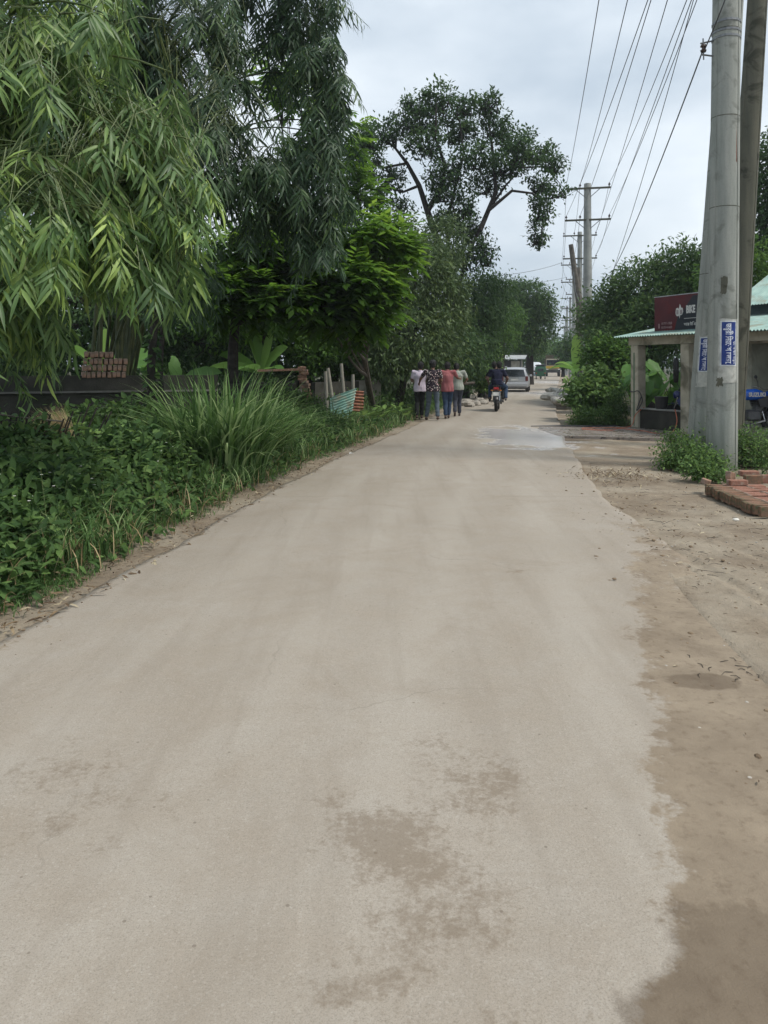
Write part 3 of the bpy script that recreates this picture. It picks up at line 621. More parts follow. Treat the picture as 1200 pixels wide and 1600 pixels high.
tree('round_tree', 'round crowned dark tree on a thick bare trunk beyond the roadside stall', 'tree', [
    pb(825, 470, 34, 30, 66, 2.2), pb(838, 505, 28, 30, 66, 2), pb(812, 500, 26, 32, 66, 2), pb(848, 480, 16, 22, 66, 1.2), pb(800, 460, 20, 20, 67, 1.2), pb(830, 535, 24, 14, 65, 1.5)],
    (12.4, 66, 0), P(826, 520, 66), .42, M_dark, bark=M_bark_dark, n=1900, k=9, csize=.36, ln=.28, wr=.45, shell=.6, tbias=.1)
# right side
tree('broadleaf_tree', 'broad dark tree mass behind the repair shed', 'tree', [
    pb(1010, 455, 52, 50, 31, 1.8), pb(960, 490, 38, 48, 32, 1.6), pb(1065, 430, 45, 50, 30, 1.7), pb(1040, 500, 60, 50, 29, 1.6), pb(955, 540, 38, 30, 30, 1.2), pb(1110, 470, 50, 60, 29, 1.6), pb(1000, 550, 45, 35, 28.5, 1.2), pb(925, 500, 14, 30, 34, .8)],
    (10.6, 30.5, 0), P(1030, 480, 30.5), .25, M_dark, bark=M_bark_dark, n=3300, k=9, csize=.26, ln=.2, wr=.42, shell=.6, tbias=.22)
tree('broadleaf_tree', 'tall dark tree at the right edge rising above the shop roof', 'tree', [
    pb(1225, 260, 42, 55, 27, 1.5), pb(1235, 350, 48, 50, 27, 1.5), pb(1188, 395, 20, 30, 27, .8), pb(1270, 300, 50, 70, 27, 1.5), pb(1200, 330, 16, 20, 27, .6)],
    (14.6, 28, 0), P(1235, 380, 27.5), .24, M_dark, bark=M_bark_dark, n=1700, k=9, csize=.26, ln=.2, wr=.42, shell=.5)
tree('broadleaf_tree', 'pale green bushy tree seen past the poles over the upper tin roof', 'tree', [
    pb(1170, 420, 40, 40, 25, 1), pb(1130, 440, 30, 36, 26, 1)], (11.8, 25.5, 0), P(1160, 450, 25.5), .14, M_green, n=600, k=8, csize=.26, ln=.18, wr=.4)
for i, (px, d, w_, h_, lb) in enumerate([(880, 120, 16, 22, 'hazy tree right of the far truck'), (905, 85, 22, 34, 'hazy tree beneath the receding power poles'), (866, 190, 14, 20, 'faintest tree, where the road meets the sky'), (842, 150, 16, 22, 'hazy tree above the far van'), (812, 105, 26, 45, 'tall hazy tree left of the far van'), (935, 62, 24, 40, 'dark tree right of the tall power pole')]):
    hh = HY-h_
    tree('distant_tree', lb, 'tree', [pb(px, hh, w_, h_*.7, d), pb(px+w_*.7, hh+h_*.3, w_*.7, h_*.5, d), pb(px-w_*.6, hh+h_*.35, w_*.6, h_*.5, d)],
        ((px-600)/F*d, d, 0), P(px, hh+4, d), .3, M_green if i in (0, 3) else M_dark, bark=M_bark_dark, n=520, k=7, csize=.006*d, ln=.0042*d, wr=.5, shell=.5, twigs=3)
# far woodland closing the view
blobs = []
for i in range(46):
    a = rnd.uniform(-1.2, 1.3); d = rnd.uniform(150, 230); x = a*d
    if abs(x-d*.225) < 5: continue
    r = rnd.uniform(4, 7); blobs.append((Vector((x, d, r*.8)), (r*1.5, r, r)))
blobs2 = []
for i in range(14): blobs2.append((Vector((-9+i*.75+rnd.uniform(-.4, .4), 27.5+rnd.uniform(0, 3), .8)), (1.2, 1.2, 1.1)))
for i in range(14): blobs2.append((Vector((-4-i*1.6, 31+rnd.uniform(0, 4), 2.2+rnd.uniform(0, 2))), (2, 2, 2.6)))
for i in range(16): blobs2.append((Vector((-9-i*2.2+rnd.uniform(-1, 1), 30+rnd.uniform(0, 14), 3+rnd.uniform(0, 1.5))), (3, 2.5, 3.6)))
for i in range(12): blobs2.append((Vector((15+i*2.4, 34+rnd.uniform(0, 22), 2.6+rnd.uniform(0, 1.5))), (3, 2.5, 3.2)))
c, o = blob_points(blobs2, 12000, .6)
T(leaves('thicket', M_dark, None, T_SIMPLE, *clumps(c, o, 7, .35, .3, .5)), 'dark thicket of undergrowth behind the roadside trees', 'thicket', kind='stuff')
c, o = blob_points(blobs, 12000, .7)
T(leaves('woodland', M_dark, None, T_SIMPLE, *clumps(c, o, 3, .6, .8, .7)), 'far green woodland closing the view on both sides', 'woodland', kind='stuff')
# slim stems standing by the left wall, one wrapped in ivy
for j, (px, d, r, top, lb) in enumerate([(238, 12.2, .075, 380, 'ivy wrapped tree trunk standing before the dark wall'), (252, 12.8, .05, 400, 'slimmer bare stem just right of the ivy wrapped trunk')]):
    b = Vector(((px-600)/F*d, d, 0)); t_ = P(px+6, top, d)
    root = empty('slender_tree', b, 0, lb, 'tree')
    pts = [Vector((0, 0, -.1)), Vector((.02, 0, .8)), Vector((-.02, 0, 1.6)), Vector((.03, .02, 2.3)), t_-b]
    MB().tube(pts, [r*1.2, r, r*.9, r*.8, r*.55], 9).tube([pts[3], Vector((.2, .05, 2.9)), Vector((.5, .2, 3.5))], [r*.5, r*.4, r*.25], 6).build('trunk', M_bark_dark, root, True, fix=False)
    cc, oo = blob_points([(t_, (1.0, .8, .7)), (P(px+30, top+40, d), (.8, .7, .6))], 130, .4)
    leaves('crown', M_bamboo_far, root, T_LANCE, *bamboo_leaves(cc-np.array(b), oo, 7, .2, .2))
    if j == 0:
        n = 260; th = rng.random(n)*6.28; z = rng.random(n)*2.1
        p = np.stack([np.cos(th)*r*1.3, np.sin(th)*r*1.3, z], 1); dd = np.stack([np.cos(th), np.sin(th), -.4+0*th], 1)
        leaves('ivy', M_vine, root, T_HEART, p, dd+rv(n)*.4, dd+np.array([0, 0, .8]), .09, .075, rng.random(n))
# ------------------------------------------------------------------ verge plants
def blades(name, mat, parent, base, hgt, lean, width, seg=5, tint=None, tw=0):
    """curved grass blades: base (n,3), hgt (n,), lean (n,2)"""
    n = len(base); t = np.linspace(0, 1, seg+1); ln = np.hypot(lean[:, 0], lean[:, 1])+1e-6
    ax = np.stack([lean[:, 0]/ln, lean[:, 1]/ln], 1); side = np.stack([-ax[:, 1], ax[:, 0], 0*ln], 1)
    V = []
    for i, tt in enumerate(t):
        c = base+np.stack([lean[:, 0]*tt**2, lean[:, 1]*tt**2, hgt*(tt-.42*(ln/(hgt+.01))*tt**3)], 1)
        ww = width*(1-tt**2.2)*(.6+.8*min(tt*3, 1))*.5
        V += [c-side*ww[:, None], c+side*ww[:, None]]
    V = np.stack(V, 1); k = V.shape[1]
    q = np.array([(2*i, 2*i+1, 2*i+3, 2*i+2) for i in range(seg)])
    Fc = (q[None]+(np.arange(n)*k)[:, None, None]).reshape(-1, 4)
    return np_mesh(name, V.reshape(-1, 3), Fc, mat, parent, tint=np.repeat(np.clip(tint if tint is not None else rng.random(n), 0, 1), k))
def verge_xy(n, y0, y1, s0, s1, side='L', power=1.0):
    y = y0*(y1/y0)**rng.random(n) if y0 > 0 else y0+(y1-y0)*rng.random(n)
    s = s0+(s1-s0)*rng.random(n)**power
    x = xl(y)-s if side == 'L' else xr(y)+s
    return x, y, s
# tall cane grass clump
def grass_clump(center, n, r, h, lab, wd=.028):
    th = rng.random(n)*6.28; rr = r*np.sqrt(rng.random(n))
    base = np.stack([np.cos(th)*rr, np.sin(th)*rr, 0*rr], 1); H = h*(.45+.65*rng.random(n)); la = th+rng.normal(size=n)*.9; lm = H*(.15+1.05*rng.random(n)**1.1)
    return T(blades('tall_grass', M_grass, None, base+np.array(center), H, np.stack([np.cos(la)*lm, np.sin(la)*lm], 1), wd*(.6+.7*rng.random(n)), 7,
        rng.random(n)*.85+.35*(rng.random(n) < .15)), lab, 'grass')
def reloc(o, c):
    me = o.data; a = np.empty(len(me.vertices)*3, np.float32); me.vertices.foreach_get('co', a); a = a.reshape(-1, 3)-np.array(c, np.float32)
    me.vertices.foreach_set('co', a.ravel()); me.update(); o.location = c; return o
for c_, n_, r_, h_, lb in [((-2.3, 10.8, 0), 820, .62, 1.8, 'largest tall cane grass clump, arching blades reaching toward the road'),
                       ((-2.15, 12.6, 0), 800, .5, 1.35, 'tall cane grass clump just behind the largest one'),
                       ((-1.9, 14.8, 0), 420, .5, .95, 'lower cane grass patch between the tall grass and the broken brick wall end'),
                       ((-1.35, 17.4, 0), 300, .38, .85, 'dark strap leaved grass tuft before the leaning mint sheet')]:
    reloc(grass_clump(c_, n_, r_, h_, lb), c_)
# ground cover (too many to count)
n = 26000; x, y, s = verge_xy(n, 4.0, 30, .62, 3.4, 'L', .8)
hz = np.clip((s-.3)/1.5, .04, .75)*(.3+1.1*(vn(x, y, 2.3, 4)*.5+.5))*np.where(y > 17, .5, 1); z = hz*rng.random(n)**.5
big = rng.random(n) < .5
pos = np.stack([x, y, z], 1); dr = rv(n)*.8+np.array([.45, -.45, -.1]); nm = rv(n)*.45+np.array([.1, -.25, 1])
ln_ = (.05+.07*rng.random(n))*np.clip(.6+s*.35, .6, 1.3)
T(leaves('undergrowth', M_vine, None, T_HEART, pos, dr, nm, ln_, ln_*.85, np.clip(rng.random(n)**1.5*.95+.3*vn(x, y, 2.3, 9)+.05, 0, 1)), 'tangle of broad leaved creepers covering the left verge', 'undergrowth', kind='stuff')
n = 17000; x, y, s = verge_xy(n, 5, 44, .3, 2.8, 'L', .8); z = np.clip((s-.25)/1.2, .03, .9)*rng.random(n)**.6*(.6+.5*(vn(x, y, 1.7, 8)*.5+.5))*np.where((y > 17) & (y < 22), .45, 1)
ln_ = .07+.08*rng.random(n)
T(leaves('undergrowth', M_weed, None, T_OVAL, np.stack([x, y, z], 1), rv(n)+np.array([.3, -.3, .25]), rv(n)*.4+np.array([.1, -.2, 1]), ln_, ln_*.4, rng.random(n)*.75), 'leafy weeds growing among the creepers on the left verge', 'undergrowth', kind='stuff')
n = 60000; x, y, s = verge_xy(n, 4.2, 34, .2, 1.5, 'L', .9); keep = (vn(x, y, 2.2, 3)+rng.normal(size=n)*.35+(s-.45)*2.6 > .0); x, y, s = x[keep], y[keep], s[keep]; n = len(x)
H = (.035+.10*np.clip(s, 0, 1))*(.5+rng.random(n)); la = rng.random(n)*6.28; lm = H*(.3+.8*rng.random(n))
T(blades('short_grass', M_grass, None, np.stack([x, y, -.03+0*x], 1), H, np.stack([np.cos(la)*lm, np.sin(la)*lm], 1), .0035+.004*rng.random(n), 3, rng.random(n)*.7), 'short green grass along the left road edge', 'grass', kind='stuff')
n = 170; x, y, s = verge_xy(n, 5, 11.5, .9, 2.2, 'L'); z = .28+.42*rng.random(n)
p4 = np.repeat(np.stack([x, y, z], 1), 5, 0); a5 = np.tile(np.arange(5)*1.2566, n); dd = np.stack([np.cos(a5), np.sin(a5), .2+0*a5], 1)
T(leaves('small_flowers', M_flower, None, T_SIMPLE, p4, dd, np.array([0, -.3, 1.0])+rv(n*5)*.1, .015, .011, np.zeros(n*5)), 'tiny white flowers scattered over the creepers', 'flowers', kind='stuff')
n = 1500; x, y, s = verge_xy(n, 4.6, 26, .25, 2.2, 'L'); H = .2+.45*rng.random(n)*np.clip(s, .3, 1); la = rng.random(n)*6.28; lm = H*(.2+.9*rng.random(n))
T(blades('dry_stalks', M_straw, None, np.stack([x, y, 0*x], 1), H, np.stack([np.cos(la)*lm, np.sin(la)*lm], 1), .004+.005*rng.random(n), 4, rng.random(n)), 'dry straw coloured stalks poking out of the left verge', 'dry stalks', kind='stuff')
n = 7000; x, y, s = verge_xy(n, 5, 26, .35, 2.6, 'L'); H = .25+.5*rng.random(n)*np.clip(s*.8, .4, 1.2); la = rng.random(n)*6.28; lm = H*(.2+.9*rng.random(n)); kp = vn(x, y, 1.9, 12) > .05; x, y, H, la, lm = x[kp], y[kp], H[kp], la[kp], lm[kp]
T(blades('wild_grass', M_grass, None, np.stack([x, y, 0*x+.05], 1), H, np.stack([np.cos(la)*lm, np.sin(la)*lm], 1), .007+.006*rng.random(len(x)), 5, rng.random(len(x))), 'wild grass blades rising through the creepers on the left verge', 'grass', kind='stuff')
V_, D_, N_, Lh, Ti = [], [], [], [], []
sx_, sy_, ss_ = verge_xy(230, 5, 24, .7, 2.7, 'L'); smb = MB()
for a, b, s_ in zip(sx_, sy_, ss_):
    h = rnd.uniform(.35, .95)*min(1, .55+s_*.35); lx, ly = rnd.uniform(-.12, .18), rnd.uniform(-.12, .12); t0 = rnd.uniform(.2, .8); smb.tube([(a, b, 0), (a+lx*.4, b+ly*.4, h*.55), (a+lx, b+ly, h)], [.006, .005, .002], 4, caps=False)
    lf = rnd.uniform(.08, .17)
    for i in range(15):
        t = .25+.75*i/14; an = i*2.4; V_.append((a+lx*t*t, b+ly*t*t, h*t)); D_.append((math.cos(an), math.sin(an), .35*t-.1)); N_.append((-.3*math.cos(an), -.3*math.sin(an), 1)); Lh.append(lf*(1.15-.6*t)); Ti.append(t0+.25*t-.1)
smb.build('weed_stems', M_culm, None, fix=False); T(bpy.data.objects['weed_stems'], 'thin green stems of the taller weeds on the left verge', 'weeds', kind='stuff')
T(leaves('tall_weeds', M_weed, None, T_OVAL, np.array(V_), np.array(D_), np.array(N_), np.array(Lh), np.array(Lh)*.42, np.array(Ti)), 'taller leafy weeds standing up from the creepers on the left verge', 'weeds', kind='stuff')
# broad leaved plants that stand out one by one
def rosette(name, label, cat, loc, n, ln, wr, mat, tp, up=.7, h=.3, tb=0., group=None, stalk=True, rise=1.0):
    root = empty(name, loc, rnd.uniform(0, 6), label, cat, group); mb = MB(); pos, dr, nm, le, ti = [], [], [], [], []
    for i in range(n):
        a = i*2.4+rnd.uniform(-.3, .3); e = rnd.uniform(.25, 1.0); hh = h*(.35+.65*i/n)*rnd.uniform(.8, 1.1)
        r = ln*.35*(1.2-.6*i/n); p = Vector((math.cos(a)*r, math.sin(a)*r, hh))
        mb.tube([(0, 0, -.02), (p.x*.35, p.y*.35, hh*.6), p], [.008, .006, .004], 5, caps=False)
        pos.append(p); dr.append((math.cos(a), math.sin(a), up*e)); nm.append((-math.cos(a)*.4, -math.sin(a)*.4, 1)); le.append(ln*rnd.uniform(.75, 1.15)); ti.append(rnd.uniform(.2, .8)+tb+.2*i/n)
    mb.build('stem', M_culm, root, True, fix=False); le = np.array(le)
    smooth_leaves(leaves('foliage', mat, root, T_BROAD, np.array(pos), np.array(dr), np.array(nm), le, le*wr, np.array(ti))); return root
for px, py, d, n_, ln_, tb, lb in [(135, 655, 9.3, 9, .20, .45, 'leafy plant with pale green leaves before the straw bundle'), (190, 650, 9.6, 9, .17, .4, 'pale leaved plant at the foot of the dark wall'), (150, 675, 8.9, 10, .22, .1, 'broad leaved plant just below the palest one'),
        (222, 690, 9.4, 10, .18, .1, 'broad leaved plant between the dark wall and the cane grass'), (85, 680, 8.6, 12, .2, .05, 'dark broad leaved plant under the bamboo fence'), (170, 720, 8.2, 9, .15, 0, 'low broad leaved plant amid white flowers'),
        (505, 690, 15.5, 9, .22, .1, 'broad leaved plant at the foot of the broken wall end')]:
    g = P(px, py, d); h = max(.2, g.z+.05); rosette('broadleaf_plant', lb, 'plant', (g.x, g.y, 0), n_+3, ln_, .55, M_weed, T_OVAL, .35, h, tb)
for px, d, n_, ln_, h, lb in [(555, 20.3, 10, .42, .35, 'bright lily like plant right of the rusty sheet'), (600, 21.5, 12, .30, .5, 'leafy roadside plant before the thin trunk'), (625, 22, 12, .28, .45, 'leafy roadside plant left of the walkers'), (582, 20.8, 10, .3, .4, 'low leafy plant beside the lily like one'), (648, 23.5, 11, .26, .45, 'leafy plant directly behind the leftmost walker')]:
    if px == 555: px = 566
    rosette('roadside_plant', lb, 'plant', ((px-600)/F*d, d, 0), n_+4, ln_, .34 if ln_ > .4 else .5, M_weed, T_OVAL, .9, h, .35 if ln_ > .4 else .05)
g = G(106, 775); r_ = empty('banana_seedling', (g.x-.25, g.y+.6, 0), 0, 'single upright paddle leaved shoot among the creepers', 'plant')
leaves('leaf', M_weed, r_, T_OVAL, np.array([(0, 0, .1), (.02, 0, .1), (-.03, 0, .08)]), np.array([(.04, 0, 1), (-.5, -.1, .8), (-.8, -.2, .5)]), np.array([(0, -1, .1)]*3), np.array([.42, .3, .28]), np.array([.12, .06, .05]), np.array([.45, .4, .3]))
# ------------------------------------------------------------------ banana plants, taro
def banana_leaf(mb_v, mb_f, ti, base, a, L0, wd, up, droop, tint, roll=0):
    """one arched paddle blade with torn edge"""
    seg = 12; b0 = sum(len(v) for v in mb_v); d = Vector((math.cos(a), math.sin(a), 0)); side = Vector((-d.y, d.x, 0)); vs = []
    for i in range(seg+1):
        t = i/seg; r = L0*(t*math.cos(up)+0); z = L0*(t*math.sin(up)-droop*t*t)
        c = Vector(base)+d*r+Vector((0, 0, z)); w_ = wd*math.sin(math.pi*min(1, .06+t*.94))**.55*.5*(0.12 if i == 0 else 1)
        if i == seg: w_ = .01
        for s_, lift in ((-1, .28), (-.5, .2), (0, 0), (.5, .2), (1, .28)):
            tear = (1-.25*rnd.random()) if abs(s_) == 1 and 0 < i < seg else 1
            sd = (side*math.cos(roll)+Vector((0, 0, 1))*math.sin(roll))
            vs.append(tuple(c+sd*s_*w_*tear+Vector((0, 0, lift*w_))))
    fs = []
    for i in range(seg):
        for j in range(4):
            p = b0+i*5+j; fs.append((p, p+1, p+6, p+5))
    mb_v.append(vs); mb_f += fs; ti += [tint]*len(vs)
def banana(label, loc, h, leaves_, group='banana plants'):
    root = empty('banana_plant', loc, 0, label, 'banana plant', group)
    MB().tube([(0, 0, -.1), (0, 0, h*.5), (0, 0, h)], [.13, .11, .06], 10).build('pseudostem', M_culm, root, True, fix=False)
    for (a, L0, wd, up, dr, ti_, roll) in leaves_:
        V, Fc, ti = [], [], []; banana_leaf(V, Fc, ti, (0, 0, h*.95), a, L0, wd, up, dr, ti_, roll)
        o = np_mesh('leaf', np.array([v for q in V for v in q]), np.array(Fc), M_banana, root, tint=ti, smooth=True)
    return root
g = P(897, 560, 37)
banana('banana plant with one upright yellow green leaf by the right road edge', (9.0, 36, 0), 1.35, [
    (1.2, 1.9, .55, 1.52, .02, .95, 0), (3.3, 1.7, .5, .6, .5, .55, .3), (2.9, 1.6, .45, .9, .55, .7, .2), (.3, 1.8, .5, 1.0, .5, .1, .4), (-.4, 1.5, .45, .7, .6, .15, .3), (4.4, 1.5, .5, .55, .6, .6, 0), (5.2, 1.4, .45, .45, .5, .8, .3), (2.0, 1.6, .5, .9, .5, .4, 0)])
banana('banana plant with pale broad leaves behind the broken brick wall end', (-3.45, 21.5, 0), 1.45, [
    (2.6, 1.5, .55, 1.2, .1, .85, .7), (2.0, 1.6, .55, 1.25, .1, .75, .9), (.6, 1.5, .5, 1.3, .05, .95, .8), (.3, 1.4, .45, 1.0, .3, .7, .9), (3.6, 1.6, .5, .35, .25, .45, .5), (4.3, 1.3, .45, .5, .4, .5, .2), (5.5, 1.2, .4, .5, .4, .4, .2), (3.2, 1.5, .5, .7, .3, .6, .8)])
banana('banana plant showing above the brick stack beneath the bamboo', (-6.7, 18.5, 0), 1.45, [
    (1.8, 1.2, .45, 1.4, .05, .95, .8), (.4, 1.5, .5, .7, .3, .55, .9), (2.9, 1.4, .5, .8, .3, .6, .9), (-.3, 1.4, .45, .45, .3, .5, .7), (4.5, 1.2, .4, .6, .3, .5, .3), (1.0, 1.3, .5, 1.0, .3, .6, .8)])
banana('banana plant low behind the dark wall between the slim stems and the cane grass', (-4.9, 18.0, 0), 1.15, [
    (1.8, 1.0, .4, 1.2, .2, .5, .6), (.2, 1.3, .45, .6, .3, .45, .8), (2.9, 1.2, .45, .7, .3, .5, .8), (4.6, 1.1, .4, .5, .3, .4, .3)])
def taro(label, loc, n, h, ln, tb):
    root = empty('taro_plant', loc, rnd.uniform(0, 6), label, 'taro plant', 'taro plants behind the shed'); mb = MB(); pos, dr, nm, le, ti = [], [], [], [], []
    for i in range(n):
        a = i*2.4; r = rnd.uniform(.15, .5); hh = h*rnd.uniform(.55, 1.05); p = Vector((math.cos(a)*r, math.sin(a)*r, hh))
        mb.tube([(0, 0, 0), (p.x*.3, p.y*.3, hh*.6), p], [.022, .016, .01], 6, caps=False)
        pos.append(p); dr.append((math.cos(a)*.6+rnd.uniform(-.3, .3), math.sin(a)*.6-.3, -.55)); nm.append((math.cos(a)*.4-.2, math.sin(a)*.4-.6, .8)); le.append(ln*rnd.uniform(.7, 1.15)); ti.append(rnd.uniform(.1, .7)+tb)
    mb.build('stem', M_culm, root, True, fix=False); le = np.array(le)
    smooth_leaves(leaves('foliage', M_banana, root, T_TARO, np.array(pos), np.array(dr), np.array(nm), le, le*.85, np.array(ti)))
for (x, y, n_, h, ln_, tb, lb) in [(7.3, 22.0, 12, 1.35, .55, -.05, 'largest taro seen through the shed bay, nearest its left pillar'), (8.1, 21.6, 12, 1.5, .6, .1, 'tall taro with the palest leaf, beside the hanging tyre'), (8.7, 21.2, 10, 1.2, .5, 0, 'taro hidden in part by the hanging tyre'), (7.7, 23.2, 12, 1.7, .6, -.2, 'dark taro at the back of the others'), (6.9, 23.6, 10, 1.5, .5, -.2, 'taro just right of the left shed pillar')]:
    taro(lb, (x, y, 0), n_, h, ln_, tb)
# roadside bush, pole weeds: individual bushes of small leaves
def bush(name, label, blobs, base, n, k, ln, wr, mat, tp, tb=0., csize=.1, cat='bush', group=None, droop=.1):
    base = Vector(base); root = empty(name, base, 0, label, cat, group); mb = MB()
    for b in blobs:
        for q in range(7):
            e = b[0]+Vector([b[1][i]*rv(1)[0][i]*.8 for i in range(3)])-base
            mb.tube([p for p in bez((rnd.uniform(-.1, .1), rnd.uniform(-.1, .1), -.03), e, (0, 0, .12), 4)], [.012, .009, .006, .003], 4, caps=False)
    mb.build('stem', M_culm, root, fix=False)
    c, o = blob_points(blobs, n, .45); c = c-np.array(base); c[:, 2] = np.maximum(c[:, 2], .0)
    q = clumps(c, o, k, csize, ln, wr, droop, .6, .65); q[0][:, 2] = np.maximum(q[0][:, 2], .01)
    leaves('foliage', mat, root, tp, *q[:5], np.clip(q[5]+tb, 0, 1)); return root
bush('roadside_bush', 'bright topped leafy bush between the sack heap and the shed', [pb(925, 618, 34, 28, 22, .5), pb(945, 600, 20, 18, 22.3, .35), pb(905, 606, 14, 14, 23, .3), pb(930, 588, 13, 12, 22.5, .25)], (5.9, 22.2, 0), 520, 7, .15, .6, M_weed, T_OVAL, .12, .12)
bush('roadside_bush', 'fine leaved low weeds in front of the bright topped bush', [pb(935, 652, 36, 14, 20.8, .4), pb(965, 638, 14, 28, 20.9, .3), pb(905, 657, 14, 9, 21, .25)], (5.8, 20.8, 0), 700, 8, .07, .35, M_weed, T_OVAL, .0, .1)
bush('roadside_bush', 'dark bush behind the banana and the bright topped bush', [pb(948, 560, 34, 30, 27, .7)], (7.6, 27, 0), 520, 7, .15, .5, M_green, T_OVAL, -.1, .14)
bush('verge_bush', 'leafy bush at the foot of the dark wall under the brick stack', [pb(150, 668, 46, 26, 11.5, .4), pb(200, 660, 36, 26, 11.8, .4), pb(100, 675, 30, 22, 11, .35)], (-4.2, 11.6, 0), 420, 7, .11, .5, M_weed, T_OVAL, .0, .12)
bush('verge_bush', 'dark leafy bush between the stick fence and the verge creepers', [pb(30, 700, 50, 26, 9.2, .35), pb(-30, 690, 40, 30, 9.2, .35)], (-4.5, 9.3, 0), 420, 7, .10, .55, M_vine, T_OVAL, .0, .12)
bush('verge_bush', 'mixed leafy bush just behind the mint sheet and broken wall end', [pb(470, 640, 30, 24, 18.4, .4), pb(432, 630, 26, 28, 18, .4)], (-2.3, 18.3, 0), 380, 7, .10, .5, M_weed, T_OVAL, -.05, .12)
bush('verge_bush', 'tall shrub filling the shade between the posts and the thin trunk', [pb(560, 560, 40, 34, 26, .8), pb(500, 555, 40, 30, 25.5, .8)], (-1.2, 25.8, 0), 700, 7, .14, .45, M_green, T_OVAL, -.05, .16)
bush('roadside_bush', 'bright shrub at the left road edge beyond the walkers', [pb(770, 558, 10, 24, 42, .6), pb(758, 592, 12, 18, 37, .5)], (5.0, 38.6, 0), 420, 7, .16, .5, M_weed, T_OVAL, .1, .14)
for px, d, rx, rz_, lb in [(1062, 12.9, .30, .26, 'weed tuft left of the leaning pole'), (1082, 12.3, .30, .22, 'weed tuft in front of the leaning pole'), (1104, 11.8, .24, .16, 'weed tuft at the foot of the front pole'),
        (1052, 12.2, .22, .14, 'lowest weed tuft nearest the road on the right'), (1158, 12.6, .26, .26, 'weed tuft behind the loose bricks, right of the front pole'), (1185, 12.6, .4, .32, 'weed tuft at the right edge above the brick stack'), (1215, 11.6, .4, .3, 'weed tuft beyond the right frame, past the stacked bricks'), (1100, 10.9, .2, .12, 'small weed tuft at the corner of the brick stack'), (1120, 13.2, .3, .34, 'tall weed tuft behind the front pole')]:
    x = (px-600)/F*d; bush('weed_tuft', lb, [(Vector((x, d, rz_*.75)), (rx, .25, rz_)), (Vector((x+.15, d-.15, rz_*.45)), (rx*.7, .2, rz_*.6)), (Vector((x-.1, d, rz_*1.3)), (rx*.5, .2, rz_*.7))], (x, d, 0), 210, 6, .05, .5, M_weed, T_OVAL, .05, .09, 'weeds', 'weeds round the concrete poles')
# ------------------------------------------------------------------ litter on the ground
def litter(name, label, n, xf, ln0, mat, curl=.15, cat='litter', tp=T_LANCE, z=.0):
    x, y = xf(n); a = rng.random(n)*6.28; l = ln0*(.5+rng.random(n))
    T(leaves(name, mat, None, tp, np.stack([x, y, z+.012+.006*rng.random(n)+0*x], 1), np.stack([np.cos(a), np.sin(a), rng.normal(size=n)*curl], 1), np.stack([rng.normal(size=n)*.3, rng.normal(size=n)*.3, 1+0*a], 1), l, l*.2, rng.random(n)**1.6), label, cat, kind='stuff')
litter('leaf_litter', 'dry bamboo leaves lying along the left road edge', 900, lambda n: verge_xy(n, 4.4, 26, -.1, .75, 'L')[:2], .08, M_litter)
def rl(n): x, y, s = verge_xy(n, 5.5, 13, .1, 2.4, 'R', 1.3); return x, y
litter('leaf_litter', 'scraps of dry leaf and straw on the right dirt shoulder', 700, rl, .045, M_litter, z=.0)
def rl2(n): return 4.35+rng.normal(size=n)*.35*1.0-.95, 11.3+rng.normal(size=n)*.35
litter('leaf_litter', 'heap of straw scraps on the dirt near the poles', 420, rl2, .07, M_litter, .4)
def scat(n, f, r0, mat, name, label, cat='stones'):
    x, y = f(n); mb = MB()
    for a, b in zip(x, y):
        r = r0*rnd.uniform(.4, 1.3); mb.ball((a, b, r*.35), (r*rnd.uniform(.8, 1.4), r*rnd.uniform(.8, 1.3), r*.6), 6, 4, (0, 0, rnd.uniform(0, 3)))
    T(mb.build(name, mat, None, True, fix=False), label, cat, kind='stuff')
M_clod = rough_mat('dirt_clod', (.12, .085, .055), (.24, .18, .12), 30, .95, bmp=0)
M_stone = rough_mat('pebble', (.25, .22, .19), (.45, .42, .37), 30, .85, bmp=0)
def fr(n): x, y, s = verge_xy(n, 1.9, 9, -1.1, 1.8, 'R'); return x, y
def fr2(n): x, y, s = verge_xy(n, 1.9, 12, -.5, 2.6, 'R'); return x, y
scat(340, fr2, .009, M_stone, 'pebbles', 'pale pebbles on the right dirt shoulder', 'pebbles')
scat(260, fr2, .014, M_clod, 'dirt_clods', 'larger clods of earth on the right dirt shoulder', 'dirt')
litter('leaf_litter', 'small dry leaves scattered over the right shoulder and road edge', 420, lambda n: verge_xy(n, 2.0, 9, -.5, 2.2, 'R')[:2], .028, M_litter, .2, tp=T_OVAL)
scat(650, fr, .007, M_clod, 'dirt_crumbs', 'crumbs of dark dirt on the right shoulder', 'dirt')
def fp(n): y = 1.9*(14/1.9)**rng.random(n); return xl(y)+(xr(y)-xl(y))*rng.random(n), y
scat(240, fp, .005, M_clod, 'road_grit', 'dark grit scattered on the concrete', 'grit')
scat(160, fp, .004, M_stone, 'road_grit', 'pale grit scattered on the concrete', 'grit')
def fl(n): x, y, s = verge_xy(n, 4.3, 16, -.1, .5, 'L'); return x, y
scat(420, fl, .009, M_clod, 'dirt_crumbs', 'crumbs of earth along the left road edge', 'dirt')
def twigs(n, f, label, l0=.12):
    x, y = f(n); mb = MB()
    for a, b in zip(x, y):
        an = rnd.uniform(0, 6.28); l = l0*rnd.uniform(.5, 1.5); dx, dy = math.cos(an)*l, math.sin(an)*l
        mb.tube([(a, b, .006), (a+dx*.5+dy*.15, b+dy*.5-dx*.15, .012), (a+dx, b+dy, .006)], [.0025, .002, .001], 4, caps=False)
    T(mb.build('twigs', M_bark, None, fix=False), label, 'twigs', kind='stuff')
twigs(150, rl, 'thin twigs on the right dirt shoulder', .10)
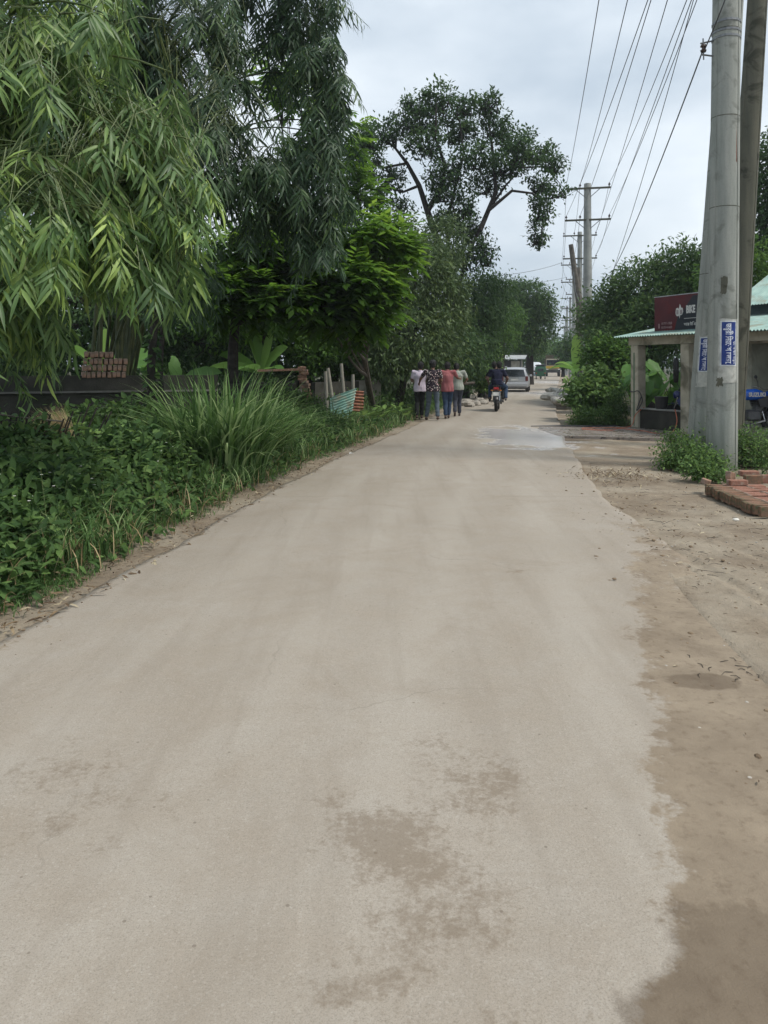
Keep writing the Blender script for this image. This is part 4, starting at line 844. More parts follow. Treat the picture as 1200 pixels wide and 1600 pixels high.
twigs(26, lambda n: (1.25+.35*rng.random(n), 1.8+.6*rng.random(n)), 'twigs stuck in the dark damp patch at the lower right', .09)
def root_patch(n): return 1.82+rng.normal(size=n)*.11, 4.0+rng.normal(size=n)*.12
twigs(16, root_patch, 'matted reddish roots pressed into the near dirt', .06)
# ------------------------------------------------------------------ power poles
def octo(mb, pts, r, n=8, rx=None): return mb.tube(pts, r, n, rx=rx)
M_blue = rough_mat('poster_blue', (.012, .03, .16), (.02, .05, .22), 12, .6, bmp=0)
M_paper = rough_mat('poster_paper', (.55, .58, .60), (.68, .70, .72), 10, .8, c3=(.40, .43, .45), s3=12, bmp=0)
M_glue = rough_mat('torn_paper', (.40, .41, .38), (.50, .50, .46), 14, .9, c3=(.30, .30, .27), s3=9, bmp=0)
M_white_ink = plain('white_ink', (.75, .78, .85), .7, var=.05)
import os
FD = os.path.join(bpy.utils.resource_path('LOCAL'), 'datafiles', 'fonts')
def text_mesh(name, body, size, mat, parent, M, font=None, width=None, depth=.001, bold=0, xs=1.0):
    cu = bpy.data.curves.new(name, 'FONT'); cu.body = body; cu.size = size; cu.extrude = depth; cu.offset = bold
    cu.align_x = 'CENTER'; cu.align_y = 'CENTER'; cu.resolution_u = 3
    o = bpy.data.objects.new(name, cu); col.objects.link(o)
    dg = bpy.context.evaluated_depsgraph_get(); dg.update()
    me = bpy.data.meshes.new_from_object(o.evaluated_get(dg)); bpy.data.objects.remove(o)
    xs_ = [v.co.x for v in me.vertices] or [0, 1]
    k = (width/(max(xs_)-min(xs_))) if width else xs
    for v in me.vertices: v.co = M @ Vector((v.co.x*k, v.co.y, v.co.z))
    me.materials.clear(); me.materials.append(mat); me.name = name
    t = bpy.data.objects.new(name, me); col.objects.link(t)
    if parent: t.parent = parent
    return t
def big_pole(label, base, top, r0, r1, mat, seams, rotz=.2):
    base = Vector(base); top = Vector(top)-base; root = empty('concrete_pole', base, 0, label, 'utility pole', 'heavy concrete poles by the brick stack')
    n = 26; mb = MB(); pts = [top*(i/(n-1)) if i else Vector((0, 0, -.15)) for i in range(n)]
    mb.tube(pts, [r0+(r1-r0)*i/(n-1) for i in range(n)], 16)
    mb.build('shaft', mat, root, True, fix=False)
    for a in (R(-55), R(-150)):
        MB().tube([Vector((math.cos(a)*(r0+(r1-r0)*q/6+.001), math.sin(a)*(r0+(r1-r0)*q/6+.001), 0))+top*(q/6) for q in range(7)], .006, 4).build('mould_seam', mat, root, fix=False)
    for z in seams:
        t = z/top.z; c = top*t; r = r0+(r1-r0)*t+.002; MB().tube([c-Vector((0, 0, .006)), c+Vector((0, 0, .006))], r, 16).build('cast_seam', M_pole_dark, root, fix=False)
    return root, top
p1, t1 = big_pole('front concrete pole, thickest, with the larger blue poster', (5.45, 12.4, 0), (5.58, 12.4, 12.0), .238, .195, M_pole, [4.15, 5.6, 7.0], .2)
p2, t2 = big_pole('concrete pole leaning behind the front one, with the smaller blue poster', (5.54, 13.4, 0), (6.34, 13.4, 12.0), .26, .15, M_pole, [3.2, 5.0])
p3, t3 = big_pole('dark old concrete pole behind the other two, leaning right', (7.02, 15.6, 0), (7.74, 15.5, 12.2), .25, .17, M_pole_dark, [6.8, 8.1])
# strap bands and shackle insulator bracket on the front pole
def at_h(t, z): return t*(z/t.z)
mb = MB()
for z in (7.12, 6.87, 6.97): c = at_h(t1, z); mb.tube([c-Vector((0, 0, .018)), c+Vector((0, 0, .018))], .222+.004*(z > 7.4), 16)
mb.build('clamp_band', M_steel, p1, fix=False)
c = at_h(t1, 6.74); mb = MB(); mb.tube([c+Vector((-.17, 0, .12)), c+Vector((-.42, -.02, .06))], .014, 6).tube([c+Vector((-.17, 0, -.14)), c+Vector((-.40, -.02, -.12))], .014, 6).tube([c+Vector((-.37, -.02, -.2)), c+Vector((-.38, -.02, .14))], .012, 6)
br = mb.build('bracket', M_steel, p1, fix=False)
MB().wheel((0, 0, 0), .05, .12, [(-1, 0), (-1, .8), (-.5, 1), (-.2, .5), (.2, .5), (.5, 1), (1, .8), (1, 0)], 14).build('insulator', M_porc, p1, True)
bpy.data.objects['insulator'].location = c+Vector((-.375, -.02, -.02)); bpy.data.objects['insulator'].rotation_euler = (0, R(90), 0)
MB().tube([at_h(t1, 4.85)+Vector((.10, -.19, 0)), at_h(t1, 5.5)+Vector((.085, -.185, 0))], .012, 6).build('iron_strip', rough_mat('rusted_iron', (.16, .07, .05), (.25, .12, .09), 20, .9, bmp=0), p1, fix=False)
# posters wrapped on the poles
def wrap(name, root, top, r0, r1, z0, z1, a0, a1, lift, mat, n=10, jag_=0, par=None):
    H = top.z; vs, fs = [], []; m = 6
    for j in range(m+1):
        z = z0+(z1-z0)*j/m; c = top*(z/H); r = r0+(r1-r0)*z/H+lift
        for i in range(n+1):
            a = a0+(a1-a0)*i/n; a += jag_*rnd.uniform(-1, 1)*(i in (0, n)); vs.append(c+Vector((math.cos(a)*r, math.sin(a)*r, jag_*.4*rnd.uniform(-1, 1)*(j in (0, m)))))
    for j in range(m):
        for i in range(n): k = j*(n+1)+i; fs.append((k, k+1, k+n+2, k+n+1))
    return MB().add(vs, fs).build(name, mat, par or root, fix=False)
def wrap_text(name, body, root, par, top, r0, r1, zc, ac, size, length, lift, off=0):
    """text running downwards along the pole, bent onto its round face; off = shift toward +x in metres"""
    t = text_mesh(name, body, size, M_white_ink, par, Matrix.Identity(4), width=length, bold=size*.012)
    H = top.z
    for v in t.data.vertices:
        x, y, zz = v.co; z = zc-x; u = y+off      # reading direction down, glyph tops toward +x
        r = r0+(r1-r0)*z/H+lift+zz*.4; a = ac+u/r; c = top*(z/H); v.co = c+Vector((math.cos(a)*r, math.sin(a)*r, 0))
    return t
def posters(root, top, r0, r1, zc, h, wd, ac, label_extra=''):
    r = r0; aw = wd/r
    wrap('torn_paper', root, top, r0, r1, zc-h/2-.26, zc+h/2+.03, ac-aw*.62, ac+aw*.75, .003, M_glue, jag_=.02)
    pp = wrap('poster', root, top, r0, r1, zc-h/2, zc+h/2, ac-aw*.52, ac+aw*.52, .006, M_paper)
    wrap('blue_panel', root, top, r0, r1, zc-h/2+.02, zc+h/2-.02, ac-aw*.42, ac+aw*.44, .009, M_blue, par=pp)
    wrap_text('poster_lettering', '\u099c\u09b0\u09c1\u09b0\u09c0 \u09bf\u09a8\u09df\u09cb\u0997 \u099a\u09b2\u099b\u09c7', root, pp, top, r0, r1, zc, ac, wd*.50, h*.90, .011, -.012)
    wrap_text('poster_small_lettering', '\u09ae\u09cb\u09ac\u09be\u0987\u09b2 \u0995\u09b0\u09c1\u09a8', root, pp, top, r0, r1, zc-h*.20, ac, wd*.17, h*.5, .011, wd*.33)
posters(p1, t1, .238, .195, 1.96, .72, .26, R(-92))
posters(p2, t2, .26, .15, 1.80, .60, .21, R(-126))
wrap('old_poster_scrap', p1, t1, .238, .195, 2.75, 3.02, R(-125), R(-100), .003, M_pole_dark, jag_=.05)
wrap('old_poster_scrap', p1, t1, .238, .195, 1.28, 1.42, R(-135), R(-112), .003, M_pole_dark, jag_=.05)
# crossarm poles along the road
def arm_parts(root, z, half, ins, rz, wmat=M_pole_dark, cx=0.0):
    mb = MB(); mb.box((cx, -.16, z), (half*2, .09, .10)); mb.build('crossarm', wmat, root)
    mb = MB(); mb.tube([(cx-half*.55, -.17, z-.02), (0, -.13, z-.62)], .022, 5).tube([(cx+half*.55, -.17, z-.02), (0, -.13, z-.62)], .022, 5); mb.build('brace', M_steel, root, fix=False)
    for x in ins:
        o = MB().tube([(0, 0, 0), (0, 0, .08), (0, 0, .09), (0, 0, .15), (0, 0, .16), (0, 0, .22)], [.02, .02, .06, .07, .045, .03], 8).build('insulator', M_porc, root, True, fix=False); o.location = (x, -.16, z+.05)
ARM_ROT = -math.atan(.21)
def road_pole(label, loc, h, r, arms, half=1.27, mat=M_pole_far):
    root = empty('power_pole', loc, ARM_ROT, label, 'power pole', 'power poles along the right side of the road')
    MB().tube([(0, 0, -.1), (0, 0, h*.5), (0, 0, h)], [r, r*.85, r*.65], 10).build('shaft', mat, root, True, fix=False)
    for z in arms: arm_parts(root, z, half, (-half+.08, -.42, half-.08), 0)
    return root
PP = [(918, 44, 12.05, [11.75, 9.95], .30, 'nearest two arm power pole, tallest against the sky'), (906, 59, 11.9, [11.6, 9.85], .26, 'second two arm power pole, just left of the tallest'),
      (897, 76, 11.9, [11.6, 9.9], .24, 'third two arm power pole, half hidden by the leaning timber pole'), (901, 92, 12.2, [12.0, 10.2], .24, 'fourth power pole, showing behind the second'),
      (891, 118, 12.2, [12, 10.4, 8.6], .24, 'fifth power pole, left of the leaning timber pole'), (886, 140, 12.6, [12.2, 10.4, 8.6], .24, 'sixth power pole, small in the distance'),
      (884, 170, 12.6, [12.2, 10.2], .24, 'seventh power pole, tiny above the banana leaf'), (882, 210, 12.6, [12.2, 10.2], .26, 'last and smallest power pole')]
pole_pts = []
for px, d, h, arms, r, lb in PP:
    x = (px-600)/F*d; road_pole(lb, (x, d, 0), h, r, arms); pole_pts.append((x, d, arms))
# leaning timber poles
def timber(label, pts, r0, r1):
    b = Vector(pts[0]); root = empty('timber_pole', b, 0, label, 'timber pole', 'old timber poles')
    n = len(pts); MB().tube([Vector(p)-b for p in pts], [r0+(r1-r0)*i/(n-1) for i in range(n)], 9).build('shaft', M_wood_pole, root, True, fix=False); return root
tp = timber('tall bowed timber pole leaning left beside the power poles', [((912-600)/F*50, 50, -.1), P(910, 520, 50), P(905, 470, 50), P(898, 425, 50), P(892, 382, 50)], .30, .15)
timber('short dark timber pole behind the bowed one', [((905-600)/F*54, 54, -.1), P(905, 500, 54), P(903, 418, 54)], .26, .16)
mb = MB(); b = Vector(((912-600)/F*50, 50, -.1)); mb.tube([P(896, 425, 49.7)-b, P(899, 455, 49.6)-b, P(905, 472, 49.6)-b, P(910, 472, 49.6)-b], .03, 5).build('loose_cable', M_steel, tp, fix=False)
# wires
def wire(name, label, a, b, sag, r=.008, n=22, mat=M_blackp, group='overhead wires'):
    a, b = Vector(a), Vector(b); pts = []
    for i in range(n+1):
        t = i/n; p = a.lerp(b, t); p.z -= sag*4*t*(1-t); pts.append(p-a)
    o = MB().tube(pts, r, 5, caps=False).build(name, mat, None, True, fix=False); o.location = a
    return T(o, label, 'wire', group)
def arm_pt(i, k, u): x, d, arms = pole_pts[i]; c, s = math.cos(ARM_ROT), math.sin(ARM_ROT); return Vector((x+c*u+s*.16, d+s*u-c*.16, arms[k]+.25))
def toward(px0, px1, py1, d1): return P(px1, py1, d1)
# near ends: chosen where the spans pass out over the camera side
near = [((0, 0, -1.19), 932, 'leftmost wire crossing the sky'), ((0, 0, -.42), 975, 'second wire from the left, rising to the upper arm'), ((0, 0, 1.19), 1064, 'wire from the right end of the upper arm'),
        ((0, 1, -1.19), 1004, 'wire sagging from the left end of the lower arm'), ((0, 1, -.42), 1010, 'wire from the middle of the lower arm'), ((0, 1, 1.19), 1080, 'wire from the right end of the lower arm'),
        ((1, 0, 1.19), 1036, 'wire passing right of the tallest pole to the second pole'), ((1, 1, 1.19), 1072, 'lower wire passing right of the tallest pole to the second pole')]
for (i, k, u), px0, lb in near:
    a = arm_pt(i, k, u); q = P(px0, 0, 17.5)          # the span passes q high over the shoulder
    e = q+(q-a)*.55; e.z = q.z+(q.z-a.z)*.55+.25
    wire('power_wire', lb, a, e, .55, .011)
for j in range(len(pole_pts)-1):
    for k in (0, 1):
        for u in (-1.19, -.42, 1.19):
            wire('power_wire', 'thin wire strung between the far power poles', arm_pt(j, k, u), arm_pt(j+1, k, u), .35, .012, 8, group='wires between the far poles')
wire('service_cable', 'service cable dropping from the front pole bracket toward the trees', Vector(p1.location)+at_h(t1, 6.66)+Vector((-.40, -.05, 0)), P(948, 440, 33), .3, .012)
wire('service_cable', 'second service cable parallel to the one from the bracket', P(1100, -60, 16), P(952, 440, 36), .3, .010)
wire('service_cable', 'cable running up past the front pole to the frame top', Vector(p1.location)+at_h(t1, 6.7)+Vector((-.36, -.05, 0)), P(1148, -40, 11.7), .02, .010)
wire('service_cable', 'cable branching left from the third pole over the road', arm_pt(2, 0, -1.19), P(735, 433, 48), .3, .018)
wire('service_cable', 'lower cable branching left toward the round tree', arm_pt(3, 0, -1.19), P(770, 448, 75), .2, .018)
# ------------------------------------------------------------------ repair shed on the right
U = Vector((-.4, .92, 0)).normalized(); N = Vector((.92, .4, 0)).normalized(); A0 = Vector((6.62, 20.0, 0)); RZ = math.atan2(U.y, U.x)
def S(u, v, z=0): return A0+U*u+N*v+Vector((0, 0, z))       # u along the front (away from the eye), v into the shed
shed = empty('repair_shed', A0, RZ, 'open fronted repair shed with plaster pillars and green tin roof', 'shed')
# local frame: x = along U, y = Z x U = (-.92,-.4) i.e. toward the road; so v = -y
def sb(mb, u, v, z, su, sv, sz, **k): return mb.box((u, -v, z), (su, sv, sz), **k)
for u, w_ in ((0, .27), (-1.72, .27)):
    MB().box((u, 0, 1.07), (w_, w_, 2.14), bev=.015).build('pillar', M_pillar, shed)
    MB().box((u+(-1 if u else 1)*0, .137, 1.0), (.035, .012, 1.9)).build('drain_strip', rough_mat('green_pipe', (.05, .12, .07), (.10, .18, .11), 6, .7, bmp=0), shed) if u == 0 else None
MB().box((0, -2.6, 1.2), (.27, .27, 2.4), bev=.015).build('pillar', M_pillar, shed)
mb = MB(); sb(mb, -1.9, 0, 2.245, 4.3, .20, .2); mb.build('beam', M_pillar, shed)
mb = MB(); sb(mb, .0, 1.3, 2.28, .16, 2.36, .16); mb.build('side_beam', M_pillar, shed)
mb = MB(); sb(mb, -.86, .02, .24, 1.45, .16, .50); mb.build('low_wall', M_mortar, shed)
mb = MB(); sb(mb, -.86, .02, .505, 1.45, .24, .03); mb.build('wall_coping', rough_mat('wet_plaster', (.2, .2, .19), (.33, .33, .32), 6, .3, bmp=.1), shed)
def tin(name, mat, parent, o, ux, vx, nu_=0, amp=.018, wl=.09, th=.004, ragged=0):
    """corrugated sheet: o corner, ux vector across the ridges, vx vector along them"""
    o, ux, vx = Vector(o), Vector(ux), Vector(vx); nn = ux.cross(vx).normalized(); W = ux.length; k = int(W/wl*6); vs, fs = [], []; m = 4
    for s_ in (0, 1):
        for i in range(k+1):
            h = amp*math.sin(i/6*2*math.pi)
            for j in range(m+1):
                e = ragged*rnd.uniform(-1, 1)*(j in (0, m)); vs.append(o+ux*(i/k)+vx*(j/m+e)+nn*(h-th*s_))
    b = (k+1)*(m+1)
    for i in range(k):
        for j in range(m):
            p = i*(m+1)+j; fs.append((p, p+1, p+m+2, p+m+1)); fs.append((b+p, b+p+m+1, b+p+m+2, b+p+1))
    for i in range(k):
        for j in (0, m): p = i*(m+1)+j; q = p+m+1; fs.append((p, q, b+q, b+p))
    for i in (0, k):
        for j in range(m): p = i*(m+1)+j; fs.append((p, p+1, b+p+1, b+p))
    return MB().add(vs, fs).build(name, mat, parent, True)
tin('roof', M_teal, shed, (.55, .35, 2.36), (-5.0, 0, 0), (0, -3.4, .62), 0)
# hose, tyre, bucket, clutter in the wash bay
ty = empty('hanging_tyre', S(-1.52, -.20, 1.50), -.32, 'black tyre hung on the second shed pillar', 'tyre')
PROF = [(-.55, .62), (-.9, .68), (-1, .82), (-.85, .95), (-.4, 1), (.4, 1), (.85, .95), (1, .82), (.9, .68), (.55, .62), (-.55, .62)]
MB().wheel((0, 0, 0), .30, .11, PROF, 32).build('tyre_ring', M_tyre, ty, True)
MB().tube([(0, 0, .19), (.03, .02, .34), (.0, 0, .52)], .008, 5).build('hanging_rope', M_blackp, ty, fix=False)
bk = empty('bucket', S(-.72, .10, .52), 0, 'black bucket on the low wall of the wash bay', 'bucket')
MB().tube([(0, 0, 0), (0, 0, .02), (0, 0, .30), (0, 0, .31)], [.13, .135, .17, .178], 18).build('pail', M_blackp, bk, True, fix=False)
MB().tube([(.17*math.cos(a), 0, .30-.12*math.sin(a)) for a in np.linspace(0, math.pi, 12)], .004, 5).build('handle', M_steel, bk, fix=False)
M_hose = plain('orange_hose', (.42, .12, .06), .5)
hs = [S(-.25, -.02, .54), S(-.15, -.22, .35), S(-.10, -.35, .05), S(.1, -.9, .015), S(.3, -1.5, .012), S(-.1, -1.75, .012), S(-.5, -1.3, .012), S(-.2, -.8, .012), S(-.9, -.7, .012), S(-1.5, -.9, .012), S(-1.75, -.6, .012), S(-1.65, -.3, .25), S(-1.45, -.16, .55)]
def spline(pts, k=8):
    pts = [Vector(p) for p in pts]; q = [pts[0]]+pts+[pts[-1]]; r = []
    for i in range(1, len(q)-2):
        for j in range(k):
            t = j/k; a, b, c, d = q[i-1:i+3]; r.append(.5*((2*b)+(c-a)*t+(2*a-5*b+4*c-d)*t*t+(3*b-a-3*c+d)*t**3))
    return r+[pts[-1]]
T(MB().tube(spline(hs), .011, 6).build('water_hose', M_hose, None, True, fix=False), 'thin orange hose looped on the wet pad before the low wall', 'hose')
T(MB().tube(spline([S(.16, -.15, .95), S(0, -.17, .93), S(-.2, -.16, .95), S(-.26, -.1, .7), S(-.16, -.2, .45), S(-.22, -.1, .8)]), .012, 6).build('black_cable', M_blackp, None, True, fix=False), 'black cable tied round the left shed pillar', 'cable')
# wash pad: a thin slab, wet, strewn with scraps
pad = MB(); pl = [(3.85, 20.15), (6.2, 20.4), (8.1, 16.9), (6.6, 16.7), (5.3, 17.2), (4.0, 17.6)]
pad.prism(pl, -.06, .006, 'xy')
M_pad, t_, b_ = base_mat('wet_pad', .3, .6); g_ = nd(t_, 'ShaderNodeNewGeometry').outputs['Position']
f1 = noise_fac(t_, 2.2, 8, .42, .58, g_, .65); f2 = noise_fac(t_, 9, 7, .5, .62, g_, .7)
L(t_, mixc(t_, f2, mixc(t_, f1, (.30, .26, .23), (.20, .165, .135)), (.05, .04, .035)), b_.inputs['Base Color'])
rr_ = nd(t_, 'ShaderNodeMapRange'); rr_.inputs[3].default_value = .12; rr_.inputs[4].default_value = .55; L(t_, f1, rr_.inputs[0]); L(t_, rr_.outputs[0], b_.inputs['Roughness']); bump(t_, b_, f2, .3, .01)
T(pad.build('wash_pad', M_pad), 'wet stained concrete pad before the shed', 'pad', kind='structure')
T(MB().tube(spline([(3.87, 20.2, .015), (4.6, 20.35, .02), (5.4, 20.2, .02), (6.2, 20.45, .015)]), .022, 6).build('drain_hose', M_blackp, None, True, fix=False), 'black pipe lying along the far edge of the wet pad', 'pipe')
def padl(n): return 4.2+3.2*rng.random(n), 17.4+2.2*rng.random(n)
litter('leaf_litter', 'wet scraps strewn over the wash pad', 300, padl, .07, M_litter)
# sign board
M_maroon = rough_mat('sign_maroon', (.085, .022, .028), (.12, .03, .035), 2, .45, bmp=0, c3=(.16, .02, .02), s3=1.2); M_signdark = plain('sign_charcoal', (.018, .02, .028), .45)
M_signtxt = plain('sign_lettering', (.60, .58, .56), .5, var=.05); M_signdim = plain('sign_small_lettering', (.32, .20, .20), .5)
SU = 2.75; sO = Vector((7.08, 20.0, 2.43)); sg = empty('sign_board', sO, RZ, 'dark red and charcoal shop sign board standing on the shed eave', 'sign')
# sign front faces local +y ; runs from x=0 (far left) to x=-SU (near right)
MB().box((-SU/2, 0, .48), (SU, .09, .94)).build('panel', M_maroon, sg)
MB().prism([(-.68, .02), (-SU+.01, .02), (-SU+.01, .90), (-1.30, .90), (-1.06, .62), (-.80, .38), (-.72, .15)], .046, .050).build('charcoal_band', M_signdark, sg)
mb = MB()
for a, b in (((-SU/2, .0, .955), (SU+.02, .11, .02)), ((-SU/2, .0, .005), (SU+.02, .11, .02))): mb.box(a, b)
mb.build('frame', plain('aluminium_frame', (.5, .5, .52), .4, metal=.5), sg)
RS = Matrix.Translation((0, .054, 0)) @ Matrix(((-1, 0, 0, 0), (0, 0, 1, 0), (0, 1, 0, 0), (0, 0, 0, 1)))
def st(name, body, x, z, size, mat, xs=1, bold=0): return text_mesh(name, body, size, mat, sg, RS @ Matrix.Translation((x, z, 0)), xs=xs, depth=.003, bold=bold)
st('lettering', 'BIKE', 1.235, .56, .25, M_signtxt, .58, .012); st('lettering', 'CARE', 1.72, .56, .25, M_signtxt, .58, .012)
MB().box((-1.55, .054, .35), (1.05, .006, .012)).build('rule', M_signtxt, sg)
st('lettering', '\u0986\u09b0 \u099f\u09bf \u098f\u09b8', 1.25, .20, .10, M_signtxt, 1, .002)
st('phone_number', '01711-523', .44, .255, .085, M_signdim, 1, .002); st('phone_number', '01914-662', .44, .155, .085, M_signdim, 1, .002)
MB().box((-.17, .054, .20), (.05, .006, .12)).build('phone_mark', M_signdim, sg)
e = MB()      # winged engine emblem: two rounded cylinders, a blade above and a point below
e.prism([((x+1.145)*.82-.865, z) for x, z in [(-1.00, .52), (-1.01, .46), (-1.05, .42), (-1.11, .42), (-1.14, .44), (-1.16, .36), (-1.18, .44), (-1.22, .44), (-1.27, .46), (-1.30, .52), (-1.29, .60), (-1.25, .63), (-1.22, .61), (-1.20, .68), (-1.17, .72), (-1.15, .64), (-1.12, .60), (-1.08, .63), (-1.02, .61)]], .052, .058)
e.build('emblem', M_signtxt, sg)
ed = MB()
for x0 in (-1.045, -1.075, -1.105, -1.20, -1.23, -1.26): ed.box(((x0+1.145)*.82-.865, .060, .52), (.008, .004, .11))
ed.build('emblem_fins', M_maroon, sg)
# shop to the right of the poles
shop = empty('roadside_shop', S(-5.3, 1.4), RZ, 'shop with tin roofs and dark open doorway at the right edge', 'shop')
def lb_(o_, s_, name, mat, **k): return MB().box(o_, s_, **k).build(name, mat, shop)
lb_((.95, .8, 1.05), (.30, .30, 2.1), 'pillar', M_shopwall, bev=.015); lb_((-.45, 1.25, 1.05), (.25, .25, 2.1), 'pillar', M_plaster, bev=.015)
lb_((2.35, -.15, 1.1), (.2, 2.0, 2.2), 'side_wall', M_shopwall)
lb_((-.1, -.6, 1.1), (1.5, .14, 2.2), 'inner_wall', rough_mat('doorway_shade', (.02, .022, .025), (.04, .042, .045), 3, .9, bmp=0)); lb_((1.5, -.6, 1.1), (1.4, .15, 2.2), 'front_wall', M_shopwall)  # inner wall: shade of the shop interior put into its colour
lb_((0, .9, 2.21), (4.8, .18, .2), 'beam', M_pillar)
lb_((-.2, .2, .12), (4.6, 2.4, .30), 'plinth', M_plaster)
lb_((-.2, -4.2, 2.2), (4.6, .2, 2.2), 'rear_wall', M_shopwall); lb_((1.15, -1.45, 1.62), (6.8, .15, 3.3), 'gable_wall', rough_mat('dim_tin', (.05, .075, .075), (.09, .12, .12), 3, .8, bmp=0))
tin('porch_roof', M_teal, shop, (2.7, 1.35, 2.36), (-5.6, 0, 0), (0, -2.6, .55), 0)
tin('roof', M_teal, shop, (4.7, -1.15, 3.18), (-7.8, 0, 0), (0, -3.0, 1.9), 0)
tin('roof', M_teal, shop, (4.7, -7.15, 3.18), (-7.8, 0, 0), (0, 3.0, 1.9), 0)
MB().tube([(.75, .75, 2.62), (.55, .9, 2.42)], .012, 5).build('iron_rod', M_blackp, shop, fix=False)
# ------------------------------------------------------------------ motorcycle (faces local +y, wheels on z=0)
M_chrome = plain('chrome', (.5, .5, .5), .25, metal=.9); M_engine = plain('engine_alloy', (.12, .12, .125), .45, metal=.6); M_seat = plain('seat_vinyl', (.02, .02, .022), .5)
M_redlens = plain('red_lens', (.45, .02, .02), .2); M_amber = plain('amber_lens', (.6, .2, .03), .25); M_plate = plain('plate_white', (.62, .62, .60), .4)
def loft(mb, secs, n=14, pw=2.4):
    """secs: (centre, half width x, half height z) along y; superellipse sections"""
    vs = []
    for c, rx, rz_ in secs:
        for j in range(n):
            a = 2*math.pi*j/n; ca, sa = math.cos(a), math.sin(a)
            vs.append((c[0]+rx*math.copysign(abs(ca)**(2/pw), ca), c[1], c[2]+rz_*math.copysign(abs(sa)**(2/pw), sa)))
    fs = [(i*n+j, i*n+(j+1) % n, (i+1)*n+(j+1) % n, (i+1)*n+j) for i in range(len(secs)-1) for j in range(n)]
    fs += [tuple(reversed(range(n))), tuple(range((len(secs)-1)*n, len(secs)*n))]
    return mb.add(vs, fs)
def motorcycle(loc, rz, label, paint, paint2, tail=M_blackp, writing=None, group=None, lit=False):
    root = empty('motorcycle', loc, rz, label, 'motorcycle', group); r = .305
    for y in (-.66, .66):
        wh = MB().wheel((0, y, r), r, .12 if y < 0 else .10, PROF, 30).build('wheel', M_tyre, root, True)
        mb = MB().wheel((0, y, r), .20, .05, [(-1, .86), (-1, 1), (1, 1), (1, .86), (-1, .86)], 26).wheel((0, y, r), .05, .14, [(-1, 0), (-1, 1), (1, 1), (1, 0)], 12)
        for k in range(5):
            a = k*1.2566; mb.box((0, y+.1*math.cos(a), r+.1*math.sin(a)), (.03, .17, .035), rot=(a, 0, 0))
        mb.build('rim', M_engine, wh, True)
        MB().wheel((.05, y, r), .12, .006, [(-1, .4), (-1, 1), (1, 1), (1, .4)], 20).build('brake_disc', M_chrome, wh)
    loft(MB(), [((0, y, z), w_, h) for y, z, w_, h in [(-.12, .80, .06, .05), (-.06, .83, .12, .09), (.05, .86, .145, .12), (.2, .87, .15, .125), (.33, .85, .12, .11), (.40, .82, .07, .08)]]).build('tank', paint, root, True)
    for s in (-1, 1):
        MB().prism([(.40, .84), (.52, .72), (.44, .58), (.22, .62), (.18, .76)], s*.13, s*.17, 'yz').build('tank_shroud', paint2, root)
        MB().prism([(-.12, .80), (-.50, .84), (-.66, .90), (-.50, .72), (-.15, .64)], s*.10, s*.125, 'yz').build('side_panel', paint2, root)
        MB().tube([(s*.08, .52, .80), (s*.09, .60, .55), (s*.09, .66, .305)], [.022, .026, .03], 8).build('fork_leg', M_chrome, root, True)
        MB().tube([(s*.07, -.66, .31), (s*.08, -.2, .36)], [.022, .028], 6).build('swing_arm', M_engine, root, True)
        MB().tube([(s*.10, -.50, .34), (s*.10, -.40, .72)], [.028, .024], 8).build('shock_absorber', M_chrome, root, True)
        MB().tube([(s*.08, .05, .32), (s*.24, .05, .30)], .016, 6).build('foot_peg', M_blackp, root); MB().tube([(s*.08, -.35, .38), (s*.22, -.36, .36)], .016, 6).build('foot_peg', M_blackp, root)
        MB().tube([(s*.20, .42, 1.02), (s*.27, .46, 1.12), (s*.31, .44, 1.22)], .007, 5).ball((s*.32, .44, 1.24), (.065, .015, .04), 12, 6).build('mirror', M_blackp, root, True)
        MB().tube([(s*.06, -.74, .74), (s*.13, -.76, .74)], .010, 5).ball((s*.155, -.765, .74), (.035, .025, .022), 8, 6).build('indicator', M_amber, root, True)
    MB().tube([(-.36, .36, 1.03), (-.26, .42, 1.03), (-.12, .48, .98), (.12, .48, .98), (.26, .42, 1.03), (.36, .36, 1.03)], .014, 7).build('handlebar', M_chrome, root, True)
    loft(MB(), [((0, y, z), w_, h) for y, z, w_, h in [(-.78, .90, .07, .04), (-.6, .89, .11, .045), (-.3, .84, .13, .05), (-.05, .82, .11, .05), (.0, .83, .07, .04)]]).build('seat', M_seat, root, True)
    loft(MB(), [((0, y, z), w_, h) for y, z, w_, h in [(-.84, .80, .06, .05), (-.74, .80, .10, .07), (-.5, .76, .11, .07), (-.3, .74, .10, .05)]]).build('tail_cowl', tail, root, True)
    MB().box((0, -.85, .81), (.17, .03, .07), bev=.01).build('tail_light', M_redlens, root)
    loft(MB(), [((0, y, z), w_, h) for y, z, w_, h in [(.48, .86, .08, .07), (.56, .86, .11, .10), (.62, .85, .10, .095), (.65, .85, .05, .05)]]).build('headlamp', paint, root, True)
    m_ = MB(); m_.box((0, -.86, .60), (.16, .015, .26), rot=(R(-12), 0, 0)); m_.tube([(0, -.62, .66), (0, -.8, .62), (0, -.93, .42)], .03, 8, rx=[.06, .08, .085]); m_.build('rear_mudguard', M_blackp, root, True)
    MB().box((0, -.885, .62), (.20, .008, .13), rot=(R(-12), 0, 0)).build('number_plate', M_plate, root)
    m_ = MB()
    for a in np.linspace(.5, 2.4, 8): m_.box((0, .66+.335*math.cos(a), .305+.335*math.sin(a)), (.12, .12, .012), rot=(a-math.pi/2, 0, 0))
    m_.build('front_mudguard', paint2, root)
    m_ = MB().box((0, .12, .42), (.22, .34, .24), bev=.04).box((0, .26, .58), (.15, .14, .22), rot=(R(-20), 0, 0), bev=.02)
